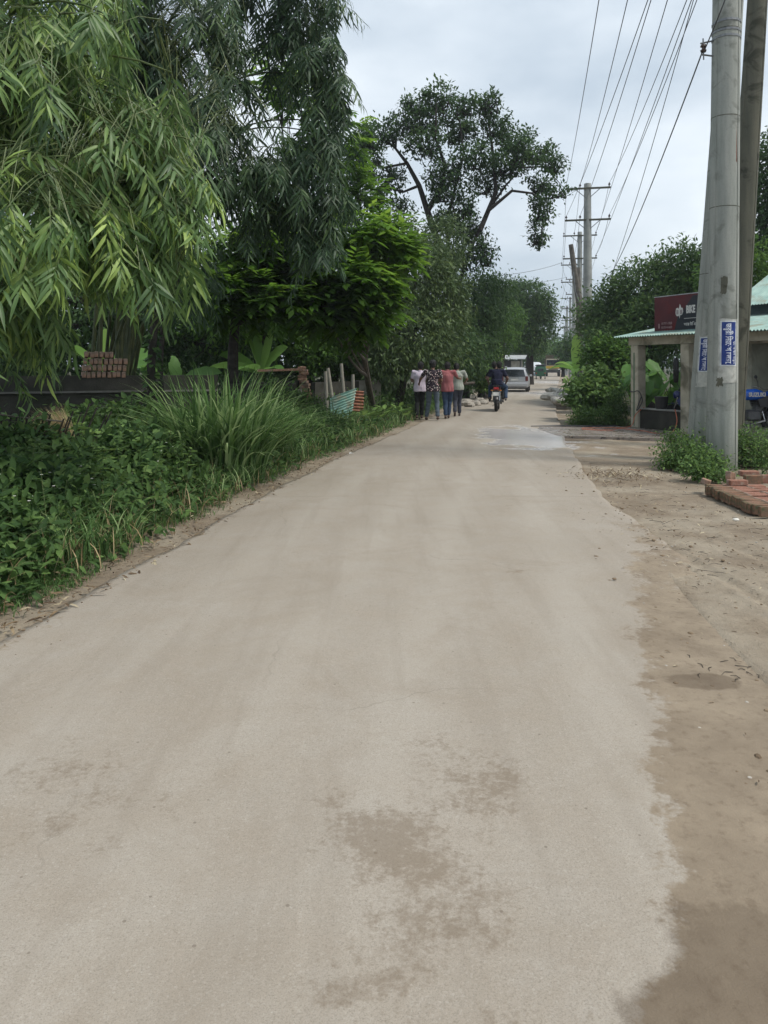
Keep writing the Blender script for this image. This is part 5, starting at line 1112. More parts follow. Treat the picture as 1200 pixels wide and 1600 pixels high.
    for k in range(5): m_.box((0, .26, .50+k*.04), (.19, .18, .010), rot=(R(-20), 0, 0))
    m_.build('engine', M_engine, root)
    MB().tube([(.06, .34, .50), (.12, .36, .30), (.14, .0, .24), (.15, -.35, .28), (.17, -.75, .40)], [.02, .02, .022, .04, .048], 9).build('exhaust_pipe', M_chrome if not lit else M_blackp, root, True)
    MB().tube([(-.1, .0, .22), (-.15, -.3, .17)], .012, 5).build('side_stand', M_blackp, root)
    if writing:
        for s in (-1, 1):
            R_ = Matrix(((0, 0, 1, 0), (1, 0, 0, 0), (0, 1, 0, 0), (0, 0, 0, 1))) if s == 1 else Matrix(((0, 0, -1, 0), (-1, 0, 0, 0), (0, 1, 0, 0), (0, 0, 0, 1)))
            text_mesh('tank_lettering', writing, .12, M_signtxt, root, Matrix.Translation((s*.158, .16, .865)) @ R_, xs=.95, depth=.002, bold=.005)
    return root
M_suz = plain('blue_paint', (.01, .10, .50), .25, spec=.7); M_suz2 = plain('deep_blue_paint', (.015, .03, .14), .3, spec=.6); M_ddark = plain('maroon_paint', (.10, .008, .02), .3, spec=.6)
motorcycle((7.80, 16.55, .12), R(-82), 'blue motorcycle with white tank lettering parked under the shop porch', M_suz, M_blackp, writing='SUZUKI', group='parked blue motorcycles')
motorcycle(tuple(S(-1.35, .75, .02)), R(50), 'dark blue motorcycle behind the low wall, only its tank showing', M_suz2, M_suz2, group='parked blue motorcycles')
# ------------------------------------------------------------------ people
M_skin = plain('brown_skin', (.16, .085, .055), .55, var=.08); M_hair = plain('black_hair', (.012, .011, .011), .6); M_eye = plain('eye', (.6, .6, .58), .3)
def cloth(name, c, var=.12): return rough_mat(name, tuple(x*(1-var) for x in c), tuple(x*(1+var) for x in c), 6, .9, bmp=.25, bs=25)
def human(loc, rz, label, H, shirt, pants, J, shirt_sleeve='short', cat='person', group=None, hem=.86, hair_fluff=1.0, shoes=None, collar=True):
    """J: joint overrides in metres for a 1.70 m figure facing +y"""
    s = H/1.70; root = empty('person', loc, rz, label, cat, group)
    D = dict(pel=(0, 0, .93), chest=(0, .0, 1.27), neck=(0, .0, 1.43), head=(0, .02, 1.58),
             shl=(-.19, 0, 1.38), ell=(-.25, -.03, 1.12), wrl=(-.24, .06, .90), shr=(.19, 0, 1.38), elr=(.25, -.03, 1.12), wrr=(.24, .06, .90),
             hil=(-.095, 0, .90), knl=(-.10, .04, .49), anl=(-.10, 0, .09), hir=(.095, 0, .90), knr=(.10, .04, .49), anr=(.10, 0, .09), fl=(0, 1), fr=(0, 1), pl=0, pr=0)
    D.update(J); V = {k: (Vector(v)*s if hasattr(v, '__len__') and len(v) == 3 else v) for k, v in D.items()}
    def c(mb, a, b, ra, rb, n=10): return mb.capsule(a, b, ra*s, rb*s, n)
    up = (V['neck']-V['chest']).normalized(); hd = V['head']
    body = MB()
    def torso(mb, g):
        p, ch, nk = V['pel'], V['chest'], V['neck']; wst = p.lerp(ch, .45)
        mb.tube([p-Vector((0, 0, .06*s)), p, wst, ch, ch.lerp(nk, .55), nk-up*.02*s], [(.09+g)*s, (.115+g)*s, (.098+g*1.9)*s, (.122+g)*s, (.095+g)*s, (.05+g)*s], 14, rx=[(.11+g)*s, (.155+g)*s, (.132+g*2.0)*s, (.172+g)*s, (.135+g)*s, (.06+g)*s])
    torso(body, 0)
    c(body, V['neck']-up*.04*s, V['neck'].lerp(hd, .55), .058, .052)
    body.ball(hd, (.075*s, .095*s, .115*s), 16, 12); body.ball(hd+Vector((0, .03, -.06))*s, (.055*s, .062*s, .06*s), 12, 8)
    body.ball(hd+Vector((0, .098, -.015))*s, (.014*s, .022*s, .026*s), 8, 6)
    for q in (-1, 1): body.ball(hd+Vector((q*.077, 0, -.01))*s, (.012*s, .022*s, .032*s), 8, 6)
    for a in 'lr':
        sg_ = -1 if a == 'l' else 1
        c(body, V['chest'].lerp(V['sh'+a], .4)+Vector((0, 0, .03))*s, V['sh'+a], .065, .058); c(body, V['sh'+a], V['el'+a], .052, .040); c(body, V['el'+a], V['wr'+a], .040, .026)
        c(body, V['hi'+a], V['kn'+a], .082, .056); c(body, V['kn'+a], V['an'+a], .054, .036)
        f = V['f'+a]; pt = V['p'+a]; fd = Vector((f[0], f[1]*math.cos(pt), -math.sin(pt))).normalized(); an = V['an'+a]
        c(body, an-fd*.04*s-Vector((0, 0, .045))*s, an+fd*.15*s-Vector((0, 0, .055))*s, .033, .028)
        # palm, four curled fingers and a thumb leaving its side
        wr = V['wr'+a]; hdn = (wr-V['el'+a]).normalized(); inw = (Vector((-sg_, 0, 0))-hdn*hdn.dot(Vector((-sg_, 0, 0)))).normalized(); fw = hdn.cross(inw)*sg_
        fw = fw if fw.y > 0 else -fw
        c(body, wr, wr+hdn*.075*s, .028, .034, 8)
        for q, (o_, ln_) in enumerate([(.027, .068), (.009, .078), (-.009, .073), (-.027, .058)]):
            b0_ = wr+(hdn*.085+fw*o_)*s; b1 = b0_+(hdn*ln_*.55+inw*.008)*s; c(body, b0_, b1, .0095, .0085, 6); c(body, b1, b1+(hdn*ln_*.35+inw*ln_*.35)*s, .0085, .007, 6)
        tb = wr+(hdn*.03+fw*.03)*s; c(body, tb, tb+(hdn*.035+fw*.03)*s, .011, .009, 6); c(body, tb+(hdn*.035+fw*.03)*s, tb+(hdn*.062+fw*.034)*s, .009, .0075, 6)
    b_o = fuse(body.build('body', M_skin, root), .0105, 3)
    e_ = MB()
    for q in (-1, 1): e_.ball(hd+Vector((q*.030, .087, .008))*s, .011*s, 8, 6)
    e_.build('eyes', M_eye, root, True)
    m = MB(); m.box(hd+Vector((0, .096, -.062))*s, (.045*s, .01*s, .008*s)); m.build('mouth', plain('lips', (.14, .05, .045), .5), root)
    h = MB(); h.ball(hd+Vector((0, -.018, .028))*s, (.088*s*hair_fluff, .104*s, .108*s), 16, 10); h.ball(hd+Vector((0, -.04, -.02))*s, (.080*s, .075*s, .085*s), 14, 8)
    for q in range(130):
        a1, a2 = rnd.uniform(0, 6.28), rnd.uniform(.1, 1.35); d_ = Vector((math.cos(a1)*math.sin(a2), math.sin(a1)*math.sin(a2), math.cos(a2)))
        if d_.y > .45 and d_.z < .6: continue
        pp = hd+Vector((d_.x*.084*hair_fluff, d_.y*.10-.018, d_.z*.105+.028))*s; h.capsule(pp, pp+(d_*.012+Vector((0, 0, -.012)))*s, .014*s, .008*s, 5)
    h.build('hair', M_hair, root, True)
    sh = MB(); torso(sh, .016); p = V['pel']
    sh.tube([p-Vector((0, 0, (.93-hem)))*s, p+Vector((0, 0, .0))*s, p+Vector((0, 0, .14))*s], [.145*s, .142*s, .125*s], 16, rx=[.202*s, .198*s, .170*s])
    for a in 'lr':
        t_ = .62 if shirt_sleeve == 'short' else 1.0
        c(sh, V['chest'].lerp(V['sh'+a], .45)+Vector((0, 0, .03))*s, V['sh'+a], .078, .072); c(sh, V['sh'+a], V['sh'+a].lerp(V['el'+a], t_), .068, .060)
        if shirt_sleeve != 'short': c(sh, V['el'+a], V['el'+a].lerp(V['wr'+a], .9), .056, .040)
    so2 = fuse(sh.build('shirt', shirt, root), .014, 4)
    for v in so2.data.vertices:
        q = v.co; f_ = mnoise.noise(Vector((q.x*9, q.y*9, q.z*5+loc[0]*3)))*.016+mnoise.noise(Vector((q.x*22, q.y*22, q.z*9)))*.006; v.co = q+v.normal*f_
    if collar: MB().tube([V['neck']-up*.05*s, V['neck']+up*.008*s], [.082*s, .068*s], 14, caps=False).build('collar', shirt, root, True, fix=False)
    pn = MB(); pn.tube([p-Vector((0, 0, .10))*s, p+Vector((0, 0, .06))*s], [.118*s, .125*s], 14, rx=[.155*s, .162*s])
    for a in 'lr': c(pn, V['hi'+a], V['kn'+a], .098, .074); c(pn, V['kn'+a], V['kn'+a].lerp(V['an'+a], .90), .072, .062)
    po2 = fuse(pn.build('trousers', pants, root), .014, 4)
    for v in po2.data.vertices:
        q = v.co; f_ = mnoise.noise(Vector((q.x*8, q.y*8, q.z*16+loc[0]*5)))*.013; v.co = q+v.normal*f_
    if shoes:
        for a in 'lr':
            f = V['f'+a]; pt = V['p'+a]; fd = Vector((f[0], f[1]*math.cos(pt), -math.sin(pt))).normalized(); an = V['an'+a]
            fuse(MB().capsule(an-fd*.045*s-Vector((0, 0, .05))*s, an+fd*.16*s-Vector((0, 0, .062))*s, .040*s, .032*s, 10).build('shoe', shoes, root), .01, 3)
    return root
M_lav = cloth('lavender_shirt', (.52, .46, .54)); M_redsh = rough_mat('red_shirt', (.27, .085, .09), (.33, .125, .13), 5, .9, bmp=.25, bs=25); M_grey = cloth('grey_green_shirt', (.30, .32, .28)); M_navy = cloth('navy_shirt', (.012, .014, .035))
M_flor, t_, b_ = base_mat('floral_cloth', .9, .2); tcn = nd(t_, 'ShaderNodeTexCoord').outputs['Object']; vv = nd(t_, 'ShaderNodeTexVoronoi'); vv.inputs['Scale'].default_value = 22; L(t_, tcn, vv.inputs['Vector'])
fl_ = mth(t_, 'LESS_THAN', mth(t_, 'ADD', vv.outputs['Distance'], mth(t_, 'MULTIPLY', noise_fac(t_, 40, 3, .3, .7, tcn), .25)), .48)
L(t_, mixc(t_, fl_, (.03, .022, .03), mixc(t_, noise_fac(t_, 12, 3, .45, .55, tcn), (.50, .36, .34), (.55, .52, .48))), b_.inputs['Base Color'])
M_blk = cloth('black_denim', (.016, .018, .018)); M_jean = cloth('faded_jeans', (.085, .11, .135)); M_jean2 = cloth('blue_jeans', (.035, .06, .11)); M_grypant = cloth('grey_trousers', (.055, .06, .08)); M_sandal = plain('brown_leather', (.06, .035, .025), .6)
GP = 'friends walking away along the left road edge'
HEAD = -math.atan(.16)
human(((656-600)/F*23.3, 23.3, .01), HEAD+.05, 'person in pale lavender shirt and black trousers, leftmost of the walkers', 1.73, M_lav, M_blk,
      dict(anl=(-.08, -.10, .10), knl=(-.08, .02, .49), anr=(.05, .10, .09), knr=(.06, .12, .49), ell=(-.24, .02, 1.13), wrl=(-.18, .24, 1.08), wrr=(.2, .15, .95), head=(.02, .06, 1.56)), group=GP, shoes=M_sandal, hem=.80)
human(((676-600)/F*22.6, 22.6, .01), HEAD-.02, 'person in dark floral shirt and faded jeans, left arm across the lavender shirted friend', 1.76, M_flor, M_jean,
      dict(knl=(-.13, .12, .49), anl=(-.19, .10, .09), knr=(.12, .03, .49), anr=(.16, -.12, .11), shl=(-.2, .0, 1.38), ell=(-.36, .12, 1.17), wrl=(-.42, .30, 1.05), elr=(.25, .02, 1.12), wrr=(.2, .24, 1.05), head=(0, .05, 1.58)), group=GP, shoes=M_sandal, hair_fluff=1.12, hem=.82)
human(((699-600)/F*23.2, 23.2, .01), HEAD+.04, 'person in dusty red shirt and blue jeans, third walker from the left', 1.74, M_redsh, M_jean2,
      dict(knl=(-.06, .03, .49), anl=(-.05, -.06, .10), knr=(.06, .16, .51), anr=(.03, .14, .10), ell=(-.25, .08, 1.13), wrl=(-.12, .27, 1.1), elr=(.30, .14, 1.2), wrr=(.36, .34, 1.18), head=(.0, .09, 1.54), neck=(0, .03, 1.42)), group=GP, shoes=M_sandal, hem=.80)
human(((715-600)/F*24.4, 24.4, .01), HEAD+.10, 'person in grey green shirt and dark grey trousers with head bowed, rightmost walker', 1.72, M_grey, M_grypant,
      dict(knl=(-.07, .03, .49), anl=(-.09, -.16, .13), pl=.45, knr=(.06, .13, .49), anr=(.06, .12, .09), ell=(-.24, .05, 1.13), wrl=(-.14, .28, 1.06), elr=(.30, .02, 1.15), wrr=(.26, .27, 1.08), head=(-.03, .12, 1.53), neck=(0, .04, 1.41)), group=GP, shoes=M_sandal, hem=.82)
# motorcycle with two riders
bx, by = (777-600)/F*27.5, 27.5; bh = -math.atan(.20)
bike = motorcycle((bx, by, .012), bh, 'dark maroon motorcycle with white number plate carrying two riders away', M_ddark, M_blackp, tail=M_ddark, lit=True)
def on_bike(x, y): c_, s_ = math.cos(bh), math.sin(bh); return (bx+c_*x-s_*y, by+s_*x+c_*y, .012)
ride = dict(pel=(0, -.02, .92), chest=(0, .06, 1.24), neck=(0, .09, 1.40), head=(.03, .14, 1.53), shl=(-.19, .07, 1.35), shr=(.19, .07, 1.35))
human(on_bike(-.04, -.02), bh, 'person in dark shirt driving the motorcycle, mostly hidden behind the passenger', 1.78, cloth('black_shirt', (.02, .02, .024)), M_blk,
      dict(ride, ell=(-.36, .20, 1.12), wrl=(-.33, .36, 1.06), elr=(.34, .20, 1.12), wrr=(.33, .36, 1.06), head=(-.07, .12, 1.54), hil=(-.10, 0, .90), hir=(.10, 0, .90), knl=(-.22, .34, .72), knr=(.22, .34, .72), anl=(-.22, .08, .38), anr=(.22, .08, .38)), hem=.88, shoes=M_blackp, group=None)
human(on_bike(.03, -.42), bh, 'person in navy shirt and blue jeans riding pillion on the motorcycle', 1.78, M_navy, M_jean2,
      dict(ride, ell=(-.34, .04, 1.08), wrl=(-.30, .22, .92), elr=(.34, .04, 1.10), wrr=(.26, .2, .92), head=(.06, .13, 1.54), hil=(-.11, 0, .92), hir=(.11, 0, .92), knl=(-.26, .30, .80), knr=(.27, .30, .80), anl=(-.26, .06, .44), anr=(.27, .06, .44)), hem=.90, shoes=M_blackp)
# ------------------------------------------------------------------ silver estate car (faces +y)
M_silver = plain('silver_paint', (.50, .51, .53), .3, metal=.55, spec=.6, var=.04); M_glass = plain('tinted_glass', (.02, .025, .03), .08, spec=.8); M_trim = plain('grey_bumper', (.16, .16, .16), .5); M_lens = plain('smoked_tail_lens', (.13, .03, .03), .2)
def car(loc, rz, label):
    root = empty('estate_car', loc, rz, label, 'car'); secs = []
    # y, half width at sill, at belt, at roof, z sill, z belt, z roof
    Ysec = [(-2.10, .74, .76, .60, .38, .80, 1.02), (-2.08, .80, .80, .62, .30, .86, 1.12), (-2.00, .83, .83, .62, .26, .90, 1.38), (-1.86, .84, .84, .61, .24, .92, 1.47), (-1.0, .84, .845, .62, .22, .92, 1.51), (0, .84, .845, .62, .22, .91, 1.51), (.55, .84, .84, .60, .22, .90, 1.46), (1.0, .84, .84, .63, .22, .90, 1.20), (1.30, .84, .83, .70, .22, .88, .99), (1.8, .82, .80, .70, .24, .80, .88), (2.10, .74, .70, .62, .28, .66, .74), (2.16, .62, .6, .5, .34, .56, .62)]
    vs = []; n = 14
    for y, ws, wb, wr_, zs, zb, zr_ in Ysec:
        half = [(0, zs), (ws*.8, zs), (ws, zs+.08), (max(ws, wb)+.01, (zs+zb)/2), (wb, zb), (wr_+(wb-wr_)*.15, zb+(zr_-zb)*.86), (wr_*.82, zr_), (0, zr_+.02)]
        ring = half+[(-a, b) for a, b in reversed(half[1:-1])]
        n = len(ring); vs += [(a, y, b) for a, b in ring]
    fs = [(i*n+j, i*n+(j+1) % n, (i+1)*n+(j+1) % n, (i+1)*n+j) for i in range(len(Ysec)-1) for j in range(n)]+[tuple(reversed(range(n))), tuple(range((len(Ysec)-1)*n, len(Ysec)*n))]
    MB().add(vs, fs).build('body', M_silver, root, True)
    gl = MB(); gl.add([(-.66, -2.125, .94), (.66, -2.125, .94), (.56, -2.03, 1.38), (-.56, -2.03, 1.38), (-.66, -2.07, .94), (.66, -2.07, .94), (.56, -1.96, 1.38), (-.56, -1.96, 1.38)], [(0, 1, 2, 3), (7, 6, 5, 4), (0, 4, 5, 1), (1, 5, 6, 2), (2, 6, 7, 3), (3, 7, 4, 0)]); gl.build('rear_window', M_glass, root)
    gl = MB(); gl.add([(-.70, 1.09, .93+.14), (.70, 1.09, 1.07), (.56, .60, 1.42), (-.56, .60, 1.42), (-.7, 1.15, 1.09), (.7, 1.15, 1.09), (.56, .66, 1.455), (-.56, .66, 1.455)], [(0, 1, 2, 3), (7, 6, 5, 4), (0, 4, 5, 1), (1, 5, 6, 2), (2, 6, 7, 3), (3, 7, 4, 0)]); gl.build('windscreen', M_glass, root)
    for s in (-1, 1):
        for y0, y1 in ((-1.8, -1.05), (-.98, -.12), (-.05, .72)):
            k = .12 if y0 > -.1 else 0
            MB().add([(s*.835, y0, .96), (s*.835, y1+.1, .96), (s*.675, y1-k, 1.40), (s*.675, y0+.04, 1.40), (s*.855, y0, .96), (s*.855, y1+.1, .96), (s*.695, y1-k, 1.40), (s*.695, y0+.04, 1.40)], [(0, 1, 2, 3), (7, 6, 5, 4), (0, 4, 5, 1), (1, 5, 6, 2), (2, 6, 7, 3), (3, 7, 4, 0)]).build('side_window', M_glass, root)
        MB().box((s*.74, -2.07, .82), (.17, .10, .30), bev=.02).build('tail_light', M_lens, root); MB().box((s*.66, 2.02, .66), (.24, .2, .14), bev=.03).build('headlight', M_glass, root)
        MB().box((s*.93, .62, .98), (.16, .10, .12), bev=.03).build('wing_mirror', M_silver, root)
        MB().tube([(s*.58, -1.7, 1.50), (s*.58, -1.65, 1.555), (s*.58, .3, 1.565), (s*.58, .35, 1.51)], .015, 6).build('roof_rail', M_silver, root, True)
        MB().box((s*.62, -2.115, .47), (.20, .02, .05)).build('reflector', M_redlens, root)
        for y in (-1.30, 1.35):
            w_ = MB().wheel((s*.74, y, .305), .305, .20, PROF, 26).build('wheel', M_tyre, root, True); MB().wheel((s*.78, y, .305), .19, .14, [(-1, .2), (-1, .9), (1, 1), (1, .8), (.7, .3), (.8, 0)], 20).build('rim', M_chrome, w_, True)
            MB().wheel((s*.76, y, .33), .37, .19, [(-1, .9), (-1, 1), (1, 1), (1, .9)], 24).build('wheel_arch', M_blackp, root)
    MB().box((0, -2.12, .46), (1.62, .12, .24), bev=.04).build('rear_bumper', M_silver, root); MB().box((0, -2.10, .30), (1.5, .10, .10), bev=.02).build('bumper_skirt', M_trim, root)
    MB().box((0, -2.115, .76), (.44, .02, .12)).build('number_plate', M_plate, root); MB().box((0, -2.11, .86), (.60, .04, .035), bev=.01).build('chrome_strip', M_chrome, root)
    MB().tube([(0, -2.09, .96), (.18, -2.07, 1.0), (.36, -2.06, 1.02)], .01, 5).build('wiper', M_blackp, root); MB().box((0, 0, .24), (1.3, 3.6, .12)).build('underbody', M_blackp, root)
    return root
car(((806-600)/F*49, 49, .012), -math.atan(.215), 'silver estate car ahead of the motorcycle, seen from behind')
# ------------------------------------------------------------------ far traffic
M_yel = plain('yellow_paint', (.45, .30, .03), .5); M_truckc = plain('truck_cream', (.25, .22, .16), .6); M_van = plain('van_white', (.55, .58, .60), .4); M_vanb = plain('van_blue_grey', (.12, .17, .22), .5); M_cng = plain('auto_green', (.02, .09, .045), .5); M_wood2 = plain('truck_wood', (.10, .08, .05), .8)
def truck(loc, rz, label):
    root = empty('truck', loc, rz, label, 'truck')       # its front looks to -y
    MB().box((0, -2.6, 1.75), (2.15, 1.5, 1.9), taper=.95, bev=.08).build('cab', M_truckc, root); MB().box((0, -3.37, 2.15), (1.85, .06, .75), bev=.02).build('windscreen', M_glass, root)
    MB().box((0, -3.40, 1.42), (2.1, .08, .36), bev=.02).build('grille_panel', M_yel, root); MB().box((0, -3.45, .82), (2.2, .25, .45), bev=.04).build('front_bumper', M_blackp, root)
    for s in (-1, 1):
        MB().box((s*.85, -3.46, 1.08), (.3, .06, .18), bev=.02).build('headlight', M_plate, root); MB().tube([(s*1.08, -3.2, 2.2), (s*1.3, -3.3, 2.2)], .02, 5).box((s*1.32, -3.3, 2.1), (.12, .05, .4)).build('wing_mirror', M_blackp, root)
        for y in (-2.6, 1.6, 2.7): MB().wheel((s*.92, y, .48), .48, .3, PROF, 22).build('wheel', M_tyre, root, True)
        MB().box((s*1.15, .9, 1.95), (.08, 5.0, 1.5)).build('side_board', M_wood2, root)
    MB().box((0, .9, 1.2), (2.3, 5.1, .18)).build('load_bed', M_wood2, root); MB().box((0, 0, .85), (.9, 6.6, .25)).build('chassis', M_blackp, root); MB().box((0, -1.6, 2.6), (2.3, .1, 1.4)).build('head_board', M_wood2, root)
truck(((868-600)/F*118, 120, 0), -.2, 'oncoming truck with yellow band far down the road')
def van(loc, rz, label):
    root = empty('van', loc, rz, label, 'van')
    loft(MB(), [((0, y, z), w_, h) for y, z, w_, h in [(-2.2, .85, .75, .45), (-2.1, .95, .84, .62), (-1.4, 1.15, .86, .85), (-.8, 1.22, .87, .9), (1.9, 1.22, .87, .9), (2.1, 1.2, .8, .82)]], 20, 4).build('body', M_van, root, True)
    MB().add([(-.72, -1.97, 1.22), (.72, -1.97, 1.22), (.66, -1.40, 1.88), (-.66, -1.40, 1.88), (-.72, -1.6, 1.22), (.72, -1.6, 1.22), (.66, -1.2, 1.88), (-.66, -1.2, 1.88)], [(0, 1, 2, 3), (7, 6, 5, 4), (0, 4, 5, 1), (1, 5, 6, 2), (2, 6, 7, 3), (3, 7, 4, 0)]).build('windscreen', M_glass, root)
    MB().box((0, -2.22, .55), (1.6, .12, .3), bev=.03).build('front_bumper', M_vanb, root); MB().box((0, -2.2, .95), (1.3, .06, .2), bev=.02).build('grille', M_blackp, root)
    for s in (-1, 1):
        MB().box((s*.878, .2, 1.5), (.02, 2.6, .5)).build('side_window', M_glass, root)
        for y in (-1.4, 1.4): MB().wheel((s*.74, y, .32), .32, .2, PROF, 20).build('wheel', M_tyre, root, True)
van(((838-600)/F*98, 99, 0), -.18, 'white and blue grey van facing the camera at the far left of the road')
def rick(loc, rz, label):
    root = empty('auto_rickshaw', loc, rz, label, 'rickshaw')
    loft(MB(), [((0, y, z), w_, h) for y, z, w_, h in [(-1.3, .95, .55, .5), (-1.2, 1.0, .64, .62), (-.2, 1.0, .66, .66), (0, .7, .62, .35), (.9, .62, .35, .3), (1.2, .6, .2, .2)]], 18, 4).build('body', M_cng, root, True)
    loft(MB(), [((0, y, 1.68), w_, h) for y, w_, h in [(-1.3, .6, .05), (-1.2, .66, .10), (.5, .62, .10), (.7, .55, .05)]], 16, 3).build('canopy', M_blackp, root, True)
    MB().box((0, .75, 1.2), (.9, .03, .7), rot=(R(15), 0, 0)).build('windscreen', M_glass, root); MB().box((0, -1.33, 1.15), (.7, .03, .3), bev=.01).build('rear_window', M_glass, root)
    for s in (-1, 1):
        MB().box((s*.5, -1.33, .75), (.14, .04, .10)).build('tail_light', M_redlens, root)
        MB().wheel((s*.52, -.8, .22), .22, .11, PROF, 18).build('wheel', M_tyre, root, True)
    MB().wheel((0, 1.0, .22), .22, .11, PROF, 18).build('wheel', M_tyre, root, True); MB().tube([(-.35, .6, 1.0), (0, .75, .95), (.35, .6, 1.0)], .02, 6).build('handlebar', M_blackp, root)
rick(((846-600)/F*92, 92.5, .012), -.2, 'dark green auto rickshaw between the far van and truck')
# roadside stall far left
stl = empty('roadside_stall', ((799-600)/F*60, 62, 0), -.25, 'small dark stall with pale tin roof beyond the car', 'stall')
MB().box((0, 0, 1.1), (2.2, 1.6, 1.9)).build('cabin', M_blackp, stl); tin('roof', rough_mat('pale_tin', (.34, .36, .37), (.46, .48, .49), 3, .6, bmp=0), stl, (-1.5, -1.1, 2.15), (3.0, 0, 0), (0, 2.4, .35))
for s in (-1, 1): MB().box((s*1.25, -.95, 1.07), (.09, .09, 2.14)).build('post', M_plaster, stl)
MB().box((.72, -.83, 1.25), (.7, .05, 1.5)).build('shutter', M_plaster, stl)
stl = empty('street_post', ((771-600)/F*42, 42, 0), 0, 'short white painted post on the left verge beyond the motorcycle', 'post')
MB().tube([(0, 0, 0), (0, 0, 1.5), (0, 0, 1.75), (0, 0, 1.95)], [.07, .07, .10, .01], 8).build('shaft', M_plate, stl, True)
# ------------------------------------------------------------------ left boundary wall, brick stack, sheets, posts
def wall_run(name, label, a, b, h, th, mat, ledge=None, cat='wall'):
    a, b = Vector(a), Vector(b); ln = (b-a).length; root = empty(name, a, math.atan2(b.y-a.y, b.x-a.x), label, cat)
    mb = MB(); k = 14
    for i in range(k): mb.box((ln*(i+.5)/k, 0, h/2-.05), (ln/k-.0005*(i % 2), th, h+.1))
    MB().box((ln/2, 0, h/2-.05), (ln, th, h+.1)).build('masonry', mat, root)
    if ledge: MB().box((ln/2, -.01, ledge), (ln, th+.08, .035)).build('ledge', rough_mat('ledge_plaster', (.10, .10, .09), (.17, .165, .15), 5, .95, bmp=.3), root)
    return root
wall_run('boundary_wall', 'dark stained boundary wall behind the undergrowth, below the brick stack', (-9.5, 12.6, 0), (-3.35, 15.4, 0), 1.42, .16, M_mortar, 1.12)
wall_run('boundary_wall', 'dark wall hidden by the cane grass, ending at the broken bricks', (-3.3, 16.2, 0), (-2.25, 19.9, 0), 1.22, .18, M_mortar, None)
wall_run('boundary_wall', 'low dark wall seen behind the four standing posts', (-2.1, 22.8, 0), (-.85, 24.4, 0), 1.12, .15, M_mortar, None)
wall_run('boundary_wall', 'short pale plastered wall panel left of the thin tree trunk', (-.90, 24.6, 0), (-.12, 24.9, 0), 1.14, .14, M_plaster, None)
b0 = rosette  # (kept for readability of the plant helpers)
# ragged brick end
be = empty('broken_wall_end', (-2.25, 19.75, 0), 0, 'ragged end of a brick wall with exposed broken courses under a slab', 'wall')
mb = MB()
for i in range(22):
    z = .04+i*.072; w_ = .30+.10*math.sin(i*1.7)+rnd.uniform(-.05, .05)
    for k in range(2):
        mb.box((.12+w_*.25*(k+.2)+rnd.uniform(-.02, .02)+.26*max(0, 1-z/1.3)**1.2, rnd.uniform(-.03, .03)-.02*k, z), (.14+rnd.uniform(-.03, .05), .22, .062), rot=(rnd.uniform(-.06, .06), rnd.uniform(-.08, .08), rnd.uniform(-.2, .2)), bev=.006)
mb.build('exposed_bricks', M_brick_old, be)
MB().box((-.16, -.10, .50), (.62, .22, 1.02)).build('masonry', M_plaster, be); MB().box((-.42, .02, 1.50), (1.15, .34, .06), rot=(0, -.03, 0)).build('cap_slab', M_brick_old, be)
# brick stack on the dark wall: every brick a thing
brick_mesh = MB().box((0, 0, 0), (.235, .11, .068), bev=.006).build('brick', M_brick_old); src = brick_mesh
def brick(loc, rot, label, group, mat=None):
    o = src.copy(); 
    if mat: o.data = BM[mat.name]
    col.objects.link(o); o.location = loc; o.rotation_euler = rot; return T(o, label, 'brick', group)
BM = {}
for m_ in (M_brick, M_brick_moss, M_brick_old):
    me = brick_mesh.data.copy(); me.materials.clear(); me.materials.append(m_); BM[m_.name] = me
wa = math.atan2(2.8, 6.15); wu = Vector((math.cos(wa), math.sin(wa), 0)); wn = Vector((-wu.y, wu.x, 0))
for lv in range(4):
    for i in range(9 if lv < 3 else 6):
        c0 = Vector((-5.62, 14.37, 0))+wu*(i*.088+lv*.015)+wn*.02; nlay = 2
        z = 1.375+.12+lv*.0
        if lv == 0: p_ = c0+Vector((0, 0, .058)); 
        p_ = c0+Vector((0, 0, 1.375+.125*lv+.06)); 
        brick(tuple(p_), (R(90)+rnd.uniform(-.05, .05), rnd.uniform(-.06, .10), wa+R(90)+rnd.uniform(-.1, .1)), 'old brick standing on edge in the stack on top of the dark wall', 'bricks stacked on the dark wall')
# brick pile by the poles
k = 0
for row in range(5):
    for i in range(21 if row < 3 else 14):
        y = 8.25+i*.077+row*.01; x = 4.13+row*.24+rnd.uniform(-.018, .018)+i*.004
        if rnd.random() < .05: continue
        brick((x, y, .032+rnd.uniform(-.01, .012)), (R(90)+rnd.uniform(-.05, .05), rnd.uniform(-.05, .05), rnd.uniform(-.05, .05)), 'brick on edge in the flat rows beside the dirt, its end dark and mossy', 'bricks laid on edge in flat rows', M_brick_moss if row == 0 else M_brick)
brick((4.47, 9.72, 0.127), (rnd.uniform(-.03, .03), 0, .08), 'loose red brick lying flat at the far corner of the rows', 'loose bricks', M_brick)
brick((4.17, 9.95, 0.102), (.3, .1, 1.1), 'chipped brick tilted behind the flat loose one', 'loose bricks', M_brick_old)
brick((4.74, 9.86, 0.147), (R(90), 0, .05), 'moss edged brick standing on its long side above the rows', 'loose bricks', M_brick_moss)
brick((4.98, 9.88, 0.147), (R(90), 0, -.06), 'brick standing right of the moss edged one', 'loose bricks', M_brick)
brick((4.74, 9.98, 0.207), (0, 0, .04), 'red brick lying across the top of the standing ones', 'loose bricks', M_brick)
brick((4.52, 10.02, 0.162), (R(88), R(12), .9), 'upright brick leaning against the pale stone', 'loose bricks', M_brick_old)
brick((4.47, 8.30, 0.147), (R(90), R(5), .15), 'brick standing at the near end on top of the rows', 'loose bricks', M_brick_moss)
